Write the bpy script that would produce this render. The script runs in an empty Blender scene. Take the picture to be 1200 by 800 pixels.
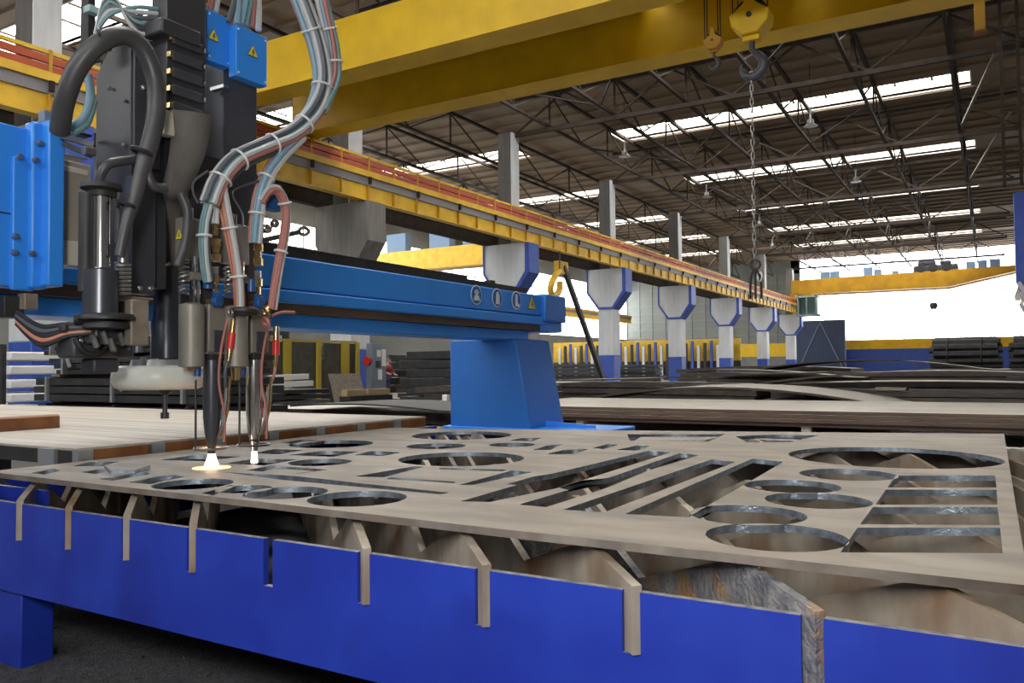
import bpy, bmesh, math, random
from mathutils import Vector, Matrix
random.seed(7)
PI = math.pi
S = bpy.context.scene
C = S.collection

# ------------------------------------------------------------------ camera, world, exposure
cd = bpy.data.cameras.new('camera'); cam = bpy.data.objects.new('camera', cd); C.objects.link(cam)
cd.sensor_width = 36.0; cd.lens = 28.35; cd.clip_end = 400
cam.matrix_world = (Matrix.Translation((0, 0, 1.25)) @ Matrix.Rotation(math.radians(30.7), 4, 'Z')
                    @ Matrix.Rotation(math.radians(90 + 1.9), 4, 'X') @ Matrix.Rotation(math.radians(-0.5), 4, 'Z'))
S.camera = cam
w = bpy.data.worlds.new('world'); S.world = w; w.use_nodes = True
w.node_tree.nodes['Background'].inputs[0].default_value = (0.80, 0.90, 1.0, 1)
w.node_tree.nodes['Background'].inputs[1].default_value = 0.35
S.view_settings.view_transform = 'Standard'; S.view_settings.look = 'None'
S.view_settings.exposure = -0.3; S.view_settings.gamma = 1.0; S.view_settings.use_curve_mapping = False
S.cycles.use_denoising = True
S.cycles.max_bounces = 8; S.cycles.diffuse_bounces = 4
S.cycles.sample_clamp_indirect = 6
SKYLIGHT = 22.0     # what the roof lights give off
WINDOW = 9.0        # what the window panes give off
# added soft fill light behind the camera; the hall has no gate there
gl = bpy.data.lights.new('rear_fill', 'AREA'); gl.shape = 'RECTANGLE'; gl.size = 9; gl.size_y = 6; gl.energy = 60
gl.color = (1.0, 0.97, 0.93)
go = bpy.data.objects.new('rear_fill', gl); C.objects.link(go)
go.location = (3.0, -7.5, 3.6); go.rotation_euler = (math.radians(82), 0, math.radians(14))

# the photographer's lamp beside the camera
fl = bpy.data.lights.new('camera_lamp', 'AREA'); fl.shape = 'RECTANGLE'; fl.size = .5; fl.size_y = .5; fl.energy = 76; fl.color = (1.0, .98, .95)
fo = bpy.data.objects.new('camera_lamp', fl); C.objects.link(fo); fo.location = (-.4, -.5, 1.9)
fo.rotation_euler = Vector((-1.3, 3.2, -.7)).to_track_quat('-Z', 'Y').to_euler()

# ------------------------------------------------------------------ materials
def mat(name, c, rough=0.6, metal=0.0, c2=None, scale=6.0, bump=0.0, bscale=40.0, detail=6.0, lo=0.35, hi=0.65, stretch=None,
        emit=None, strength=0.0, c3=None, scale3=1.5, lo3=0.5, hi3=0.7, spec=0.5):
    m = bpy.data.materials.new(name); m.use_nodes = True
    nt = m.node_tree; N = nt.nodes; L = nt.links; b = N['Principled BSDF']
    b.inputs['Base Color'].default_value = (*c, 1); b.inputs['Roughness'].default_value = rough
    b.inputs['Metallic'].default_value = metal; b.inputs['Specular IOR Level'].default_value = spec
    co = None
    def coord():
        tc = N.new('ShaderNodeTexCoord'); mp = N.new('ShaderNodeMapping')
        L.new(tc.outputs['Object'], mp.inputs['Vector'])
        if stretch: mp.inputs['Scale'].default_value = stretch
        return mp.outputs['Vector']
    if c2 or bump: co = coord()
    if c2:
        n = N.new('ShaderNodeTexNoise'); n.inputs['Scale'].default_value = scale; n.inputs['Detail'].default_value = detail
        L.new(co, n.inputs['Vector'])
        r = N.new('ShaderNodeValToRGB'); r.color_ramp.elements[0].position = lo; r.color_ramp.elements[1].position = hi
        r.color_ramp.elements[0].color = (*c, 1); r.color_ramp.elements[1].color = (*c2, 1)
        L.new(n.outputs['Fac'], r.inputs['Fac']); out = r.outputs['Color']
        if c3:
            n3 = N.new('ShaderNodeTexNoise'); n3.inputs['Scale'].default_value = scale3; n3.inputs['Detail'].default_value = 8
            L.new(co, n3.inputs['Vector'])
            r3 = N.new('ShaderNodeValToRGB'); r3.color_ramp.elements[0].position = lo3; r3.color_ramp.elements[1].position = hi3
            L.new(n3.outputs['Fac'], r3.inputs['Fac'])
            mx = N.new('ShaderNodeMixRGB'); L.new(r3.outputs['Color'], mx.inputs['Fac']); L.new(out, mx.inputs['Color1'])
            mx.inputs['Color2'].default_value = (*c3, 1); out = mx.outputs['Color']
        L.new(out, b.inputs['Base Color'])
    if bump:
        n2 = N.new('ShaderNodeTexNoise'); n2.inputs['Scale'].default_value = bscale; n2.inputs['Detail'].default_value = 4
        L.new(co, n2.inputs['Vector'])
        bp = N.new('ShaderNodeBump'); bp.inputs['Strength'].default_value = bump; bp.inputs['Distance'].default_value = 0.01
        L.new(n2.outputs['Fac'], bp.inputs['Height']); L.new(bp.outputs['Normal'], b.inputs['Normal'])
    if emit:
        b.inputs['Emission Color'].default_value = (*emit, 1); b.inputs['Emission Strength'].default_value = strength
    return m

M = dict(
    plate=mat('mill_scale_plate', (.235, .20, .158), .55, .0, (.315, .275, .225), 3.0, .15, 60, stretch=(1, 2.5, 1), c3=(.17, .155, .14), scale3=1.7, lo3=.5, hi3=.72),
    cutedge=mat('flame_cut_edge', (.36, .42, .48), .33, .75, (.20, .24, .29), 30, .25, 120),
    rim=mat('rolled_plate_edge', (.13, .11, .095), .6, .1, (.22, .19, .16), 9, .2, 60, c3=(.12, .08, .06), scale3=4),
    slat=mat('slat_steel', (.40, .345, .28), .5, .15, (.26, .22, .175), 7, .2, 50, c3=(.20, .11, .055), scale3=3.2, lo3=.50, hi3=.68, stretch=(1, 1, .5)),
    slagged=mat('slagged_slat_steel', (.36, .35, .34), .5, .4, (.17, .17, .2), 16, .9, 70, c3=(.42, .26, .14), scale3=7, lo3=.5, hi3=.6),
    tblue=mat('table_blue_paint', (.009, .026, .30), .40, 0, (.014, .040, .36), 4, .03, 30, c3=(.008, .019, .23), scale3=2.2),
    worn=mat('worn_edge_steel', (.45, .44, .43), .5, .4, (.2, .2, .22), 30),
    mblue=mat('machine_blue_paint', (.035, .27, .86), .36, 0, (.040, .29, .90), 3),
    mblue2=mat('gantry_cap_blue_paint', (.022, .165, .56), .42, 0, (.024, .18, .60), 3),
    yellow=mat('crane_yellow_paint', (.80, .52, .004), .5, 0, (.68, .42, .003), 1.2, .05, 12),
    dyellow=mat('dirty_yellow_paint', (.50, .27, .004), .55, 0, (.40, .19, .004), 1.2),
    ryellow=mat('runway_yellow_paint', (.75, .48, .03), .5, 0, (.6, .36, .02), 2.0),
    ceil=mat('roof_deck', (.185, .135, .088), .85, 0, (.235, .175, .115), .35, stretch=(.25, 3, 1)),
    truss=mat('truss_paint', (.026, .019, .015), .8, .0, (.040, .030, .024), 3, spec=.15),
    lighttruss=mat('pale_truss_paint', (.22, .195, .17), .6, .1, (.16, .14, .12), 3),
    shade_conc=mat('shaded_concrete', (.065, .06, .058), .85, 0, (.095, .09, .085), 2.5, .1, 30, stretch=(2, 2, .25)),
    white=mat('column_white_paint', (.62, .65, .68), .6, 0, (.54, .56, .58), 2.0, stretch=(2, 2, .3)),
    conc=mat('raw_concrete', (.22, .21, .195), .8, 0, (.16, .155, .145), 2.5, .1, 30, stretch=(2, 2, .25)),
    cblue=mat('column_blue_paint', (.03, .075, .36), .5, 0, (.035, .09, .42), 2),
    floor=mat('hall_floor', (.085, .08, .075), .75, 0, (.13, .12, .11), .8, .1, 20),
    slag=mat('slag_grit', (.035, .035, .04), .8, 0, (.075, .075, .08), 40, 1.0, 90),
    black=mat('black_rubber', (.022, .022, .025), .5),
    hose=mat('grey_rubber_hose', (.075, .073, .075), .42, 0, (.055, .055, .058), 9),
    body=mat('anthracite_paint', (.040, .040, .046), .42, 0, (.050, .049, .054), 4),
    body2=mat('anthracite_paint_cool', (.055, .057, .072), .45, 0, (.045, .046, .058), 4),
    sleeve=mat('grey_canvas_sleeve', (.17, .155, .14), .75, 0, (.11, .10, .095), 8, .4, 16, stretch=(1, 1, .35)),
    tube=mat('dark_tube_steel', (.09, .095, .11), .30, .6),
    chrome=mat('chrome', (.62, .60, .60), .14, 1.0),
    steel=mat('bare_steel', (.45, .44, .43), .35, .9, (.3, .3, .3), 14),
    beige=mat('beige_motor_paint', (.33, .29, .23), .55, 0, (.38, .34, .27), 3),
    taupe=mat('taupe_anodised', (.27, .25, .215), .45, .15, (.23, .21, .18), 5),
    tan=mat('tan_bracket', (.30, .25, .2), .55, .2, (.22, .18, .14), 12),
    brass=mat('brass', (.62, .42, .18), .25, .95, (.5, .36, .2), 30),
    bluek=mat('blue_plastic', (.02, .10, .33), .35),
    red=mat('red_plastic', (.62, .03, .02), .35),
    hred=mat('dusty_red_hose', (.42, .17, .14), .5),
    hblue=mat('dusty_blue_hose', (.22, .36, .46), .45),
    hpale=mat('pale_grey_hose', (.50, .52, .53), .45),
    hteal=mat('teal_hose', (.16, .30, .31), .45),
    horange=mat('salmon_hose', (.52, .22, .15), .5),
    hdark=mat('dark_hose', (.10, .11, .13), .45),
    tie=mat('white_cable_tie', (.75, .75, .75), .5),
    ceramic=mat('frosted_ring', (.82, .84, .78), .35, 0, (.74, .72, .60), 5),
    galv=mat('galvanised', (.45, .47, .48), .4, .7),
    rust=mat('rusty_steel', (.20, .075, .022), .75, 0, (.30, .12, .04), 6, .3, 40, c3=(.11, .045, .02), scale3=3),
    slab=mat('slab_mill_scale', (.40, .355, .285), .6, 0, (.50, .46, .40), 1.6, .1, 30, stretch=(.5, 9, 1), c3=(.30, .27, .23), scale3=.9),
    dark=mat('dark_steel', (.020, .0195, .021), .55, .1, (.036, .035, .035), 6),
    dark2=mat('dark_plate_edge', (.040, .032, .028), .6, .1, (.075, .055, .042), 5),
    bgplate=mat('stacked_plate_top', (.46, .42, .36), .5, 0, (.56, .52, .45), .7, stretch=(.4, 3, 1)),
    brownedge=mat('brown_plate_edge', (.085, .052, .038), .6, 0, (.13, .08, .055), 2.0, stretch=(1, 1, 6)),
    cream=mat('cream_paint', (.60, .56, .46), .6),
    cabinet=mat('cabinet_grey_blue', (.17, .22, .27), .5),
    paper=mat('paper', (.8, .8, .8), .7),
    fyellow=mat('fence_yellow', (.50, .38, .03), .55),
    mesh=mat('fence_infill', (.06, .055, .05), .6, 0, (.09, .085, .06), 4),
    glassgrey=mat('frosted_glazing', (.19, .21, .185), .5, 0, (.15, .17, .145), .4),
    mull=mat('window_mullion', (.20, .21, .22), .6),
    walll=mat('wall_cladding', (.20, .21, .205), .75, 0, (.16, .17, .165), .6),
    pipe=mat('pale_pipe', (.50, .45, .38), .5),
    wood=mat('timber', (.45, .33, .18), .7, 0, (.36, .25, .13), 6, stretch=(8, 1, 8)),
    teal=mat('cab_teal', (.35, .50, .50), .5),
    signw=mat('sign_white', (.75, .78, .82), .5), signb=mat('sign_blue', (.02, .12, .42), .5),
    signy=mat('sign_yellow', (.75, .62, .06), .5), signk=mat('sign_black', (.02, .02, .02), .5),
    condred=mat('conductor_red', (.42, .07, .02), .55), greyw=mat('walkway_grey', (.22, .21, .225), .6),
    blueobj=mat('box_blue_grey', (.14, .22, .34), .55), gate=mat('gate_dark_blue', (.03, .05, .11), .6, 0, (.04, .06, .13), 1),
    skin=mat('skin', (.45, .26, .18), .6), hair=mat('hair', (.02, .016, .014), .5),
    maroon=mat('maroon_jacket', (.22, .03, .05), .75), trousers=mat('purple_grey_trousers', (.06, .045, .09), .8), boot=mat('boots', (.04, .03, .03), .6),
    sky=mat('roof_light_pane', (.8, .8, .8), .4, emit=(1.0, .985, .96), strength=SKYLIGHT),
    win=mat('window_pane', (.8, .8, .8), .4, emit=(.97, .99, 1.0), strength=WINDOW),
    flame=mat('flame', (1, .6, .3), .5, emit=(1.0, .70, .45), strength=14.0),
    flamep=mat('flame_pale', (1, .8, .7), .5, emit=(1.0, .80, .72), strength=8.0),
    glow=mat('flame_glow', (.6, .3, .1), .5, emit=(1.0, .45, .14), strength=4.0),
)

# ------------------------------------------------------------------ mesh helpers
def wloc(o):
    v = Vector((0, 0, 0))
    while o is not None: v += o.location; o = o.parent
    return v

class MB:
    def __init__(s): s.b = bmesh.new()
    def box(s, lo, hi, mi=0):
        x0, y0, z0 = lo; x1, y1, z1 = hi
        if x0 > x1: x0, x1 = x1, x0
        if y0 > y1: y0, y1 = y1, y0
        if z0 > z1: z0, z1 = z1, z0
        v = [s.b.verts.new(p) for p in ((x0, y0, z0), (x1, y0, z0), (x1, y1, z0), (x0, y1, z0), (x0, y0, z1), (x1, y0, z1), (x1, y1, z1), (x0, y1, z1))]
        for f in ((3, 2, 1, 0), (4, 5, 6, 7), (0, 1, 5, 4), (1, 2, 6, 5), (2, 3, 7, 6), (3, 0, 4, 7)):
            s.b.faces.new([v[i] for i in f]).material_index = mi
        return s
    def prism(s, pts, ext, mi=0, side=None):
        ext = Vector(ext); a = [s.b.verts.new(p) for p in pts]; c = [s.b.verts.new(Vector(p) + ext) for p in pts]
        fs = [s.b.faces.new(a), s.b.faces.new(c[::-1])]
        for f in fs: f.material_index = mi
        n = len(a)
        for i in range(n):
            f = s.b.faces.new((a[i], c[i], c[(i + 1) % n], a[(i + 1) % n])); f.material_index = mi if side is None else side
        return s
    def bar(s, p, q, wd, ht=None, up=(0, 0, 1)):
        p = Vector(p); q = Vector(q); d = (q - p).normalized(); u = Vector(up)
        if abs(d.dot(u)) > .98: u = Vector((1, 0, 0))
        r = d.cross(u).normalized(); u = r.cross(d); ht = ht or wd
        o = [r * wd / 2 + u * ht / 2, -r * wd / 2 + u * ht / 2, -r * wd / 2 - u * ht / 2, r * wd / 2 - u * ht / 2]
        return s.prism([p + k for k in o], q - p)
    def rings(s, rr, cap=True, closed=False):
        vs = [[s.b.verts.new(p) for p in r] for r in rr]; n = len(rr[0])
        rng = len(vs) if closed else len(vs) - 1
        for i in range(rng):
            A = vs[i]; B = vs[(i + 1) % len(vs)]
            for j in range(n): s.b.faces.new((A[j], A[(j + 1) % n], B[(j + 1) % n], B[j]))
        if cap and not closed: s.b.faces.new(vs[0][::-1]); s.b.faces.new(vs[-1])
        return s
    def tube(s, pts, r, n=8, smooth=0, closed=False):
        pts = [Vector(p) for p in pts]
        if smooth: pts = catmull(pts, smooth, closed)
        rs = r if isinstance(r, (list, tuple)) else None
        rr = []; u = None; m = len(pts)
        for i, p in enumerate(pts):
            a = pts[(i - 1) % m] if closed or i else p; b_ = pts[(i + 1) % m] if closed or i < m - 1 else p
            d = (b_ - a).normalized()
            if u is None: u = d.orthogonal().normalized()
            u = (u - d * u.dot(d)).normalized(); v = d.cross(u)
            if rs:
                t = i / (m - 1) * (len(rs) - 1); k = min(int(t), len(rs) - 2); R = rs[k] + (rs[k + 1] - rs[k]) * (t - k)
            else: R = r
            rr.append([p + (u * math.cos(2 * PI * j / n) + v * math.sin(2 * PI * j / n)) * R for j in range(n)])
        return s.rings(rr, True, closed)
    def cyl(s, p, q, r, r2=None, n=16):
        p = Vector(p); q = Vector(q); d = (q - p).normalized(); u = d.orthogonal().normalized(); v = d.cross(u)
        return s.rings([[c + (u * math.cos(2 * PI * j / n) + v * math.sin(2 * PI * j / n)) * R for j in range(n)] for c, R in ((p, r), (q, r if r2 is None else r2))])
    def lathe(s, prof, o=(0, 0, 0), n=24, axis=(0, 0, 1)):
        o = Vector(o); d = Vector(axis).normalized(); u = d.orthogonal().normalized(); v = d.cross(u)
        return s.rings([[o + d * z + (u * math.cos(2 * PI * j / n) + v * math.sin(2 * PI * j / n)) * max(r, 1e-4) for j in range(n)] for r, z in prof])
    def torus(s, c, R, r, axis=(0, 0, 1), n=32, m=8, sq=1.0):
        c = Vector(c); d = Vector(axis).normalized(); u = d.orthogonal().normalized(); v = d.cross(u); rr = []
        for i in range(n):
            e = u * math.cos(2 * PI * i / n) + v * math.sin(2 * PI * i / n)
            rr.append([c + e * (R + r * math.cos(2 * PI * j / m)) + d * r * sq * math.sin(2 * PI * j / m) for j in range(m)])
        return s.rings(rr, closed=True)
    def ball(s, c, r, n=12, sc=(1, 1, 1)):
        c = Vector(c); rr = []
        for i in range(1, n // 2):
            a = PI * i / (n // 2)
            rr.append([c + Vector((r * sc[0] * math.sin(a) * math.cos(2 * PI * j / n), r * sc[1] * math.sin(a) * math.sin(2 * PI * j / n), r * sc[2] * math.cos(a))) for j in range(n)])
        return s.rings(rr)
    def spring(s, p, q, R, r, turns, n=8):
        p = Vector(p); q = Vector(q); d = (q - p).normalized(); u = d.orthogonal().normalized(); v = d.cross(u); k = int(turns * 12)
        return s.tube([p + (q - p) * i / k + (u * math.cos(2 * PI * i / 12) + v * math.sin(2 * PI * i / 12)) * R for i in range(k + 1)], r, 5)
    def build(s, name, m, parent=None, bevel=0, seg=2, smooth=True, label=None, kind=None):
        off = wloc(parent)
        for v in s.b.verts: v.co -= off
        bmesh.ops.recalc_face_normals(s.b, faces=s.b.faces[:])
        me = bpy.data.meshes.new(name); s.b.to_mesh(me); s.b.free()
        for k in (m if isinstance(m, (list, tuple)) else [m]): me.materials.append(k)
        if smooth:
            me.polygons.foreach_set('use_smooth', [True] * len(me.polygons)); me.set_sharp_from_angle(angle=math.radians(40))
        o = bpy.data.objects.new(name, me); C.objects.link(o); o.parent = parent
        if bevel:
            b = o.modifiers.new('bevel', 'BEVEL'); b.width = bevel; b.segments = seg; b.limit_method = 'ANGLE'; b.angle_limit = math.radians(40)
        if label: o['label'] = label
        if kind: o['kind'] = kind
        return o

def catmull(P, k, closed=False):
    out = []; n = len(P)
    for i in range(n if closed else n - 1):
        g = lambda j: P[j % n] if closed else P[min(max(j, 0), n - 1)]
        a, b, c, d = g(i - 1), g(i), g(i + 1), g(i + 2)
        for t in range(k):
            t /= k
            out.append(.5 * ((2 * b) + (c - a) * t + (2 * a - 5 * b + 4 * c - d) * t * t + (3 * b - a - 3 * c + d) * t ** 3))
    if not closed: out.append(P[-1])
    return out

def thing(name, label, cat, loc=(0, 0, 0), group=None):
    o = bpy.data.objects.new(name, None); C.objects.link(o); o.location = loc; o.empty_display_size = .1
    o['label'] = label; o['category'] = cat
    if group: o['group'] = group
    return o
def tag(o, label, cat, group=None):
    o['label'] = label; o['category'] = cat
    if group: o['group'] = group
    return o
def struct(name, mb, m, parent=None, **k):
    o = mb.build(name, m, parent, **k)
    if parent is None: o['kind'] = 'structure'
    return o
def kids(o): return [c for c in C.objects if c.parent == o]
def dup(o, loc, label=None, group=None, parent=None, ch=None):
    c = o.copy(); C.objects.link(c)
    if parent is None: c.location = loc
    else: c.parent = parent
    if label: c['label'] = label
    if group: c['group'] = group
    for k in kids(o): dup(k, None, parent=c)
    return c
def share(name, src, loc, parent, rot=None):
    o = bpy.data.objects.new(name, src.data); C.objects.link(o); o.parent = parent; o.location = loc
    if rot: o.rotation_euler = rot
    return o

# ================================================================== THE HALL
struct('floor', MB().box((-42, -12, -.1), (14, 102, 0)), M['floor'], smooth=False)
SY = (4.8, 16.8, 28.8, 40.9, 53.4, 65.3, 77.0, 88.6)     # roof light rows
SX = ((-17.5, -.5), (-39, -23.5))
mb = MB(); y = -12
for s in SY + (103,):
    e = s - 1.0 if s < 103 else 102
    mb.box((-42, y, 14), (14, e, 14.12))
    if s < 103:
        for a, b in ((-42, -39), (-23.5, -17.5), (-.5, 14)): mb.box((a, e, 14), (b, s + 1, 14.12))
    y = s + 1.0
ceiling = struct('ceiling', mb, M['ceil'], smooth=False)
src = None
for i in range(66):
    y = 3.0 + i * 1.5
    if min(abs(y - s) for s in SY) < 1.1: continue
    if src is None:
        src = MB().box((-42, y - .04, 13.88), (14, y + .04, 14)).build('purlin', M['ceil'], ceiling, smooth=False); y0 = y
    else: share('purlin', src, (0, y - y0, 0), ceiling)
nw = 1
for s in SY:
    for (x0, x1) in SX:
        wdw = struct('window_%d' % nw, MB().box((x0 - .06, s - 1.06, 13.95), (x0, s + 1.06, 14.62)).box((x1, s - 1.06, 13.95), (x1 + .06, s + 1.06, 14.62))
                     .box((x0, s - 1.06, 13.95), (x1, s - 1, 14.62)).box((x0, s + 1, 13.95), (x1, s + 1.06, 14.62)), M['pipe'], smooth=False)
        n = 11 if x0 > -20 else 10; st = (x1 - x0) / n
        p0 = MB().box((x0 + .05, s - 1, 14.52), (x0 + st - .05, s + 1, 14.55)).build('pane', M['sky'], wdw, smooth=False)
        g0 = MB().box((x0 + st - .05, s - 1, 14.46), (x0 + st + .05, s + 1, 14.56)).build('glazing_bar', M['truss'], wdw, smooth=False)
        for k in range(1, n):
            share('pane', p0, (k * st, 0, 0), wdw)
            if k < n - 1: share('glazing_bar', g0, (k * st, 0, 0), wdw)
        nw += 1

# far wall: a band of dark blue, a yellow band, then glass up to the roof
wf = struct('wall_far', MB().box((-19.6, 101, 0), (14, 101.3, 3.1), 0).box((-19.6, 101, 3.1), (14, 101.3, 4.15), 1)
            .box((-42, 101, 0), (-19.6, 101.3, 2.4), 2).box((-42, 101, 2.4), (-19.6, 101.3, 4.0), 1).box((-42, 101, 12.4), (-19.6, 101.3, 14), 2).box((-20.6, 101, 4), (-19.6, 101.3, 14), 2),
            [M['cblue'], M['yellow'], M['walll']], smooth=False)
def window(name, axis, a0, a1, z0, z1, at, na, nz, pm, mm, t=.1):
    # axis 'x': panes run along x in the plane y = at; axis 'y': along y in the plane x = at
    P = (lambda a, d, z: (a, at + d, z)) if axis == 'x' else (lambda a, d, z: (at + d, a, z))
    m = MB(); da = (a1 - a0) / na; dz = (z1 - z0) / nz
    for i in range(na + 1): m.box(P(a0 + i * da - t / 2, -.08, z0), P(a0 + i * da + t / 2, .08, z1))
    for j in range(nz + 1): m.box(P(a0, -.07, z0 + j * dz - t / 2), P(a1, .07, z0 + j * dz + t / 2))
    wn = struct(name, m, mm, smooth=False); p0 = None
    for i in range(na):
        for j in range(nz):
            if p0 is None: p0 = MB().box(P(a0 + t / 2, .0, z0 + t / 2), P(a0 + da - t / 2, .03, z0 + dz - t / 2)).build('pane', pm, wn, smooth=False)
            else: share('pane', p0, P(i * da, -at, j * dz), wn)
    return wn
window('window_%d' % nw, 'x', -19.6, 14, 4.15, 14.0, 101.1, 12, 3, M['win'], M['mull'], .08); nw += 1
window('window_%d' % nw, 'x', -42, -20.6, 4.0, 12.4, 101.1, 12, 8, M['glassgrey'], M['mull'], .16); nw += 1
struct('wall_left', MB().box((-42.2, -12, 0), (-42, 101, 4.9)).box((-42.2, -12, 11.6), (-42, 101, 14)).box((-42.2, -12, 4.9), (-42, 12, 11.6)), M['walll'], smooth=False)
window('window_%d' % nw, 'y', 12, 101, 4.9, 11.6, -42.05, 24, 4, M['win'], M['mull'], .1); nw += 1
window('window_%d' % nw, 'x', -30, 12, 8.8, 12.4, -11.9, 10, 2, M['win'], M['mull'], .1); nw += 1  # added glowing panes behind the camera, unseen, to light the crane's front girder
struct('wall_back', MB().box((-42, -12.2, 0), (14, -12, 14)), M['walll'], smooth=False)
struct('wall_right', MB().box((14, -12, 0), (14.2, 102, 14)), M['walll'], smooth=False)

# roof trusses along the hall
def truss(lbl, grp, x, y0, y1, npan, mm):
    t = thing('roof_truss', lbl, 'truss', (x, y0, 12.2), grp)
    L = y1 - y0; p = L / npan
    MB().box((x - .06, y0, 12.14), (x + .06, y1, 12.26)).build('bottom_chord', mm, t, smooth=False)
    MB().box((x - .07, y0, 13.74), (x + .07, y1, 13.88)).build('top_chord', mm, t, smooth=False)
    a = MB().bar((x, y0, 12.26), (x, y0 + p, 13.76), .055).build('diagonal', mm, t, smooth=False)
    b = MB().bar((x, y0 + p, 13.76), (x, y0 + 2 * p, 12.26), .055).build('diagonal', mm, t, smooth=False)
    c = MB().box((x - .035, y0 + p - .035, 12.28), (x + .035, y0 + p + .035, 13.74)).build('post', mm, t, smooth=False)
    for k in range(1, npan // 2):
        share('diagonal', a, (0, 2 * k * p, 0), t); share('diagonal', b, (0, 2 * k * p, 0), t); share('post', c, (0, 2 * k * p, 0), t)
for i, x in enumerate((-1.0, -4.2, -7.4, -10.6, -13.8, -17.0)):
    truss(['lengthwise roof truss nearest the right end of the roof lights', 'second lengthwise roof truss from the right, under the roof lights', 'third lengthwise roof truss from the right, near the hanging chain', 'fourth lengthwise roof truss from the right, left of the hanging chain', 'lengthwise roof truss one in from the left ends of the roof lights', 'lengthwise roof truss just right of the column row'][i], 'lengthwise roof trusses of the main bay', x, 16.0, 100.0, 26, M['truss'])
for i, x in enumerate((-22.5, -26.5, -30.5, -34.5, -38.5)):
    truss(['side bay roof truss closest behind the column row', 'second side bay roof truss behind the column row', 'middle side bay roof truss seen between the columns', 'second side bay roof truss from the far bright windows', 'side bay roof truss closest to the far bright windows'][i], 'lengthwise roof trusses of the side bay', x, 16.0, 100.0, 26, M['truss'])
CY = (10.1, 20.7, 31.6, 42.8, 54.6, 66.9, 79.7, 92.5)
for k, y in enumerate(CY[1:]):
    t = thing('cross_truss', ['nearest crosswise roof truss, mostly hidden by the yellow crane', 'crosswise roof truss just in front of the largest roof light', 'crosswise roof truss just behind the largest roof light', 'crosswise roof truss just behind the second roof light', 'crosswise roof truss just behind the third roof light', 'crosswise roof truss just behind the fourth roof light', 'last crosswise roof truss before the bright end window'][k], 'truss', (-9, y + .35, 12.2), 'crosswise roof trusses')
    MB().box((-18.68, y + .28, 11.92), (1.4, y + .44, 12.10)).build('bottom_chord', M['truss'], t, smooth=False)
    MB().box((-18.68, y + .30, 13.60), (1.4, y + .42, 13.72)).build('top_chord', M['truss'], t, smooth=False)
    st = 20.08 / 8
    for j in range(8):
        a, b = ((12.08, 13.62), (13.62, 12.08))[j % 2]
        MB().bar((-18.68 + j * st, y + .36, a), (-18.68 + (j + 1) * st, y + .36, b), .08).build('diagonal', M['truss'], t, smooth=False)
# thin tie rods between the lengthwise trusses
tagk = 0
for y in (25.5, 36.5, 47.6, 59.5, 71.5):
    for x0, x1 in ((-4.2, -7.4), (-10.6, -13.7), (-17.0, -13.9)):
        o = MB().bar((x0, y, 12.2), (x1, y + 5.0, 12.2), .06).build('tie_rod', M['truss'], None, smooth=False)
        tag(o, 'thin slanting tie rod between two lengthwise roof trusses', 'rod', 'roof tie rods')
for k, (x, y) in enumerate(((-14.8090, 35.6305, 11.4000)[:2], (-14.2949, 46.8594, 11.4000)[:2], (-6.2766, 35.3027, 11.4000)[:2], (-6.1420, 47.4658, 11.4000)[:2], (-13.9733, 58.2573, 11.4000)[:2], (-15.6836, 69.6760, 11.4000)[:2])):
    t = thing('hall_lamp', ['grey hall lamp hanging just below the left end of the nearest big roof light', 'small hall lamp under the roof left of the second roof light',
        'round pale hall lamp hanging under the middle of the first roof light', 'hall lamp under the middle of the second roof light', 'small hall lamp under the third roof light', 'tiny hall lamp right of the hanging chain'][k], 'lamp', (x, y, 11.4), 'hall lamps')
    MB().lathe([(.04, .75), (.05, .3), (.12, .28), (.14, .1), (.30, 0)], (x, y, 11.3), 16).build('shade', M['galv'], t)
    MB().cyl((x, y, 12.03), (x, y, 13.995), .015, n=6).build('stem', M['truss'], t)

# concrete columns between the two bays
def column(y, lbl, painted):
    x = -19.1; t = thing('crane_column', lbl, 'column', (x, y, 0))
    up = M['white'] if painted else M['conc']; low = M['white'] if painted else M['conc']
    MB().box((x - .48, y, 0), (x + .48, y + .95, 1.95)).build('painted_base', M['cblue'], t, .02, label='blue painted foot of the column')
    MB().box((x - .48, y, 1.95), (x + .48, y + .95, 4.6)).build('shaft', M['white'], t, .02)
    prof = [(x - .48, 4.6), (x + .48, 4.6), (x + 1.2, 5.6), (x + 1.2, 6.95), (x - 1.2, 6.95), (x - 1.2, 5.6)]
    MB().prism([(a, y, z) for a, z in prof], (0, .95, 0)).build('bracket', low, t, smooth=False)
    if painted:
        ins = [(x - .42, 4.74), (x + .42, 4.74), (x + 1.06, 5.66), (x + 1.06, 6.95), (x - 1.1, 6.95), (x - 1.1, 5.64)]
        for a, b in ((0, 5), (1, 2), (5, 4), (2, 3), (0, 1)):
            MB().prism([(q[0], y - .03, q[1]) for q in (prof[a], prof[b], ins[b], ins[a])], (0, .03, 0)).build('bracket_edging', M['cblue'], t, smooth=False)
        MB().prism([(x + 1.2, y - .01, 6.95), (x + 1.2, y - .01, 5.6), (x + .48, y - .01, 4.6), (x + .52, y - .01, 4.6), (x + 1.26, y - .01, 5.58), (x + 1.26, y - .01, 6.95)], (0, .97, 0)).build('bracket_side', M['cblue'], t, smooth=False)
    MB().box((x - .34, y + .0, 6.95), (x + .34, y + .04, 12.1)).box((x - .34, y + .66, 6.95), (x + .34, y + .7, 12.1)).box((x - .3, y + .04, 6.95), (x + .3, y + .66, 12.1)).build('upper_shaft', M['shade_conc'] if y < 60 else M['conc'], t, smooth=False)  # near shafts: shade of the front face put into the concrete colour
    MB().box((x + .34, y + .02, 6.95), (x + .40, y + .68, 12.1)).build('lit_shaft_side', M['white'], t, smooth=False, label='pale side face of the upper shaft')  # brightly lit side of the shaft put in as a white skin
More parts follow.
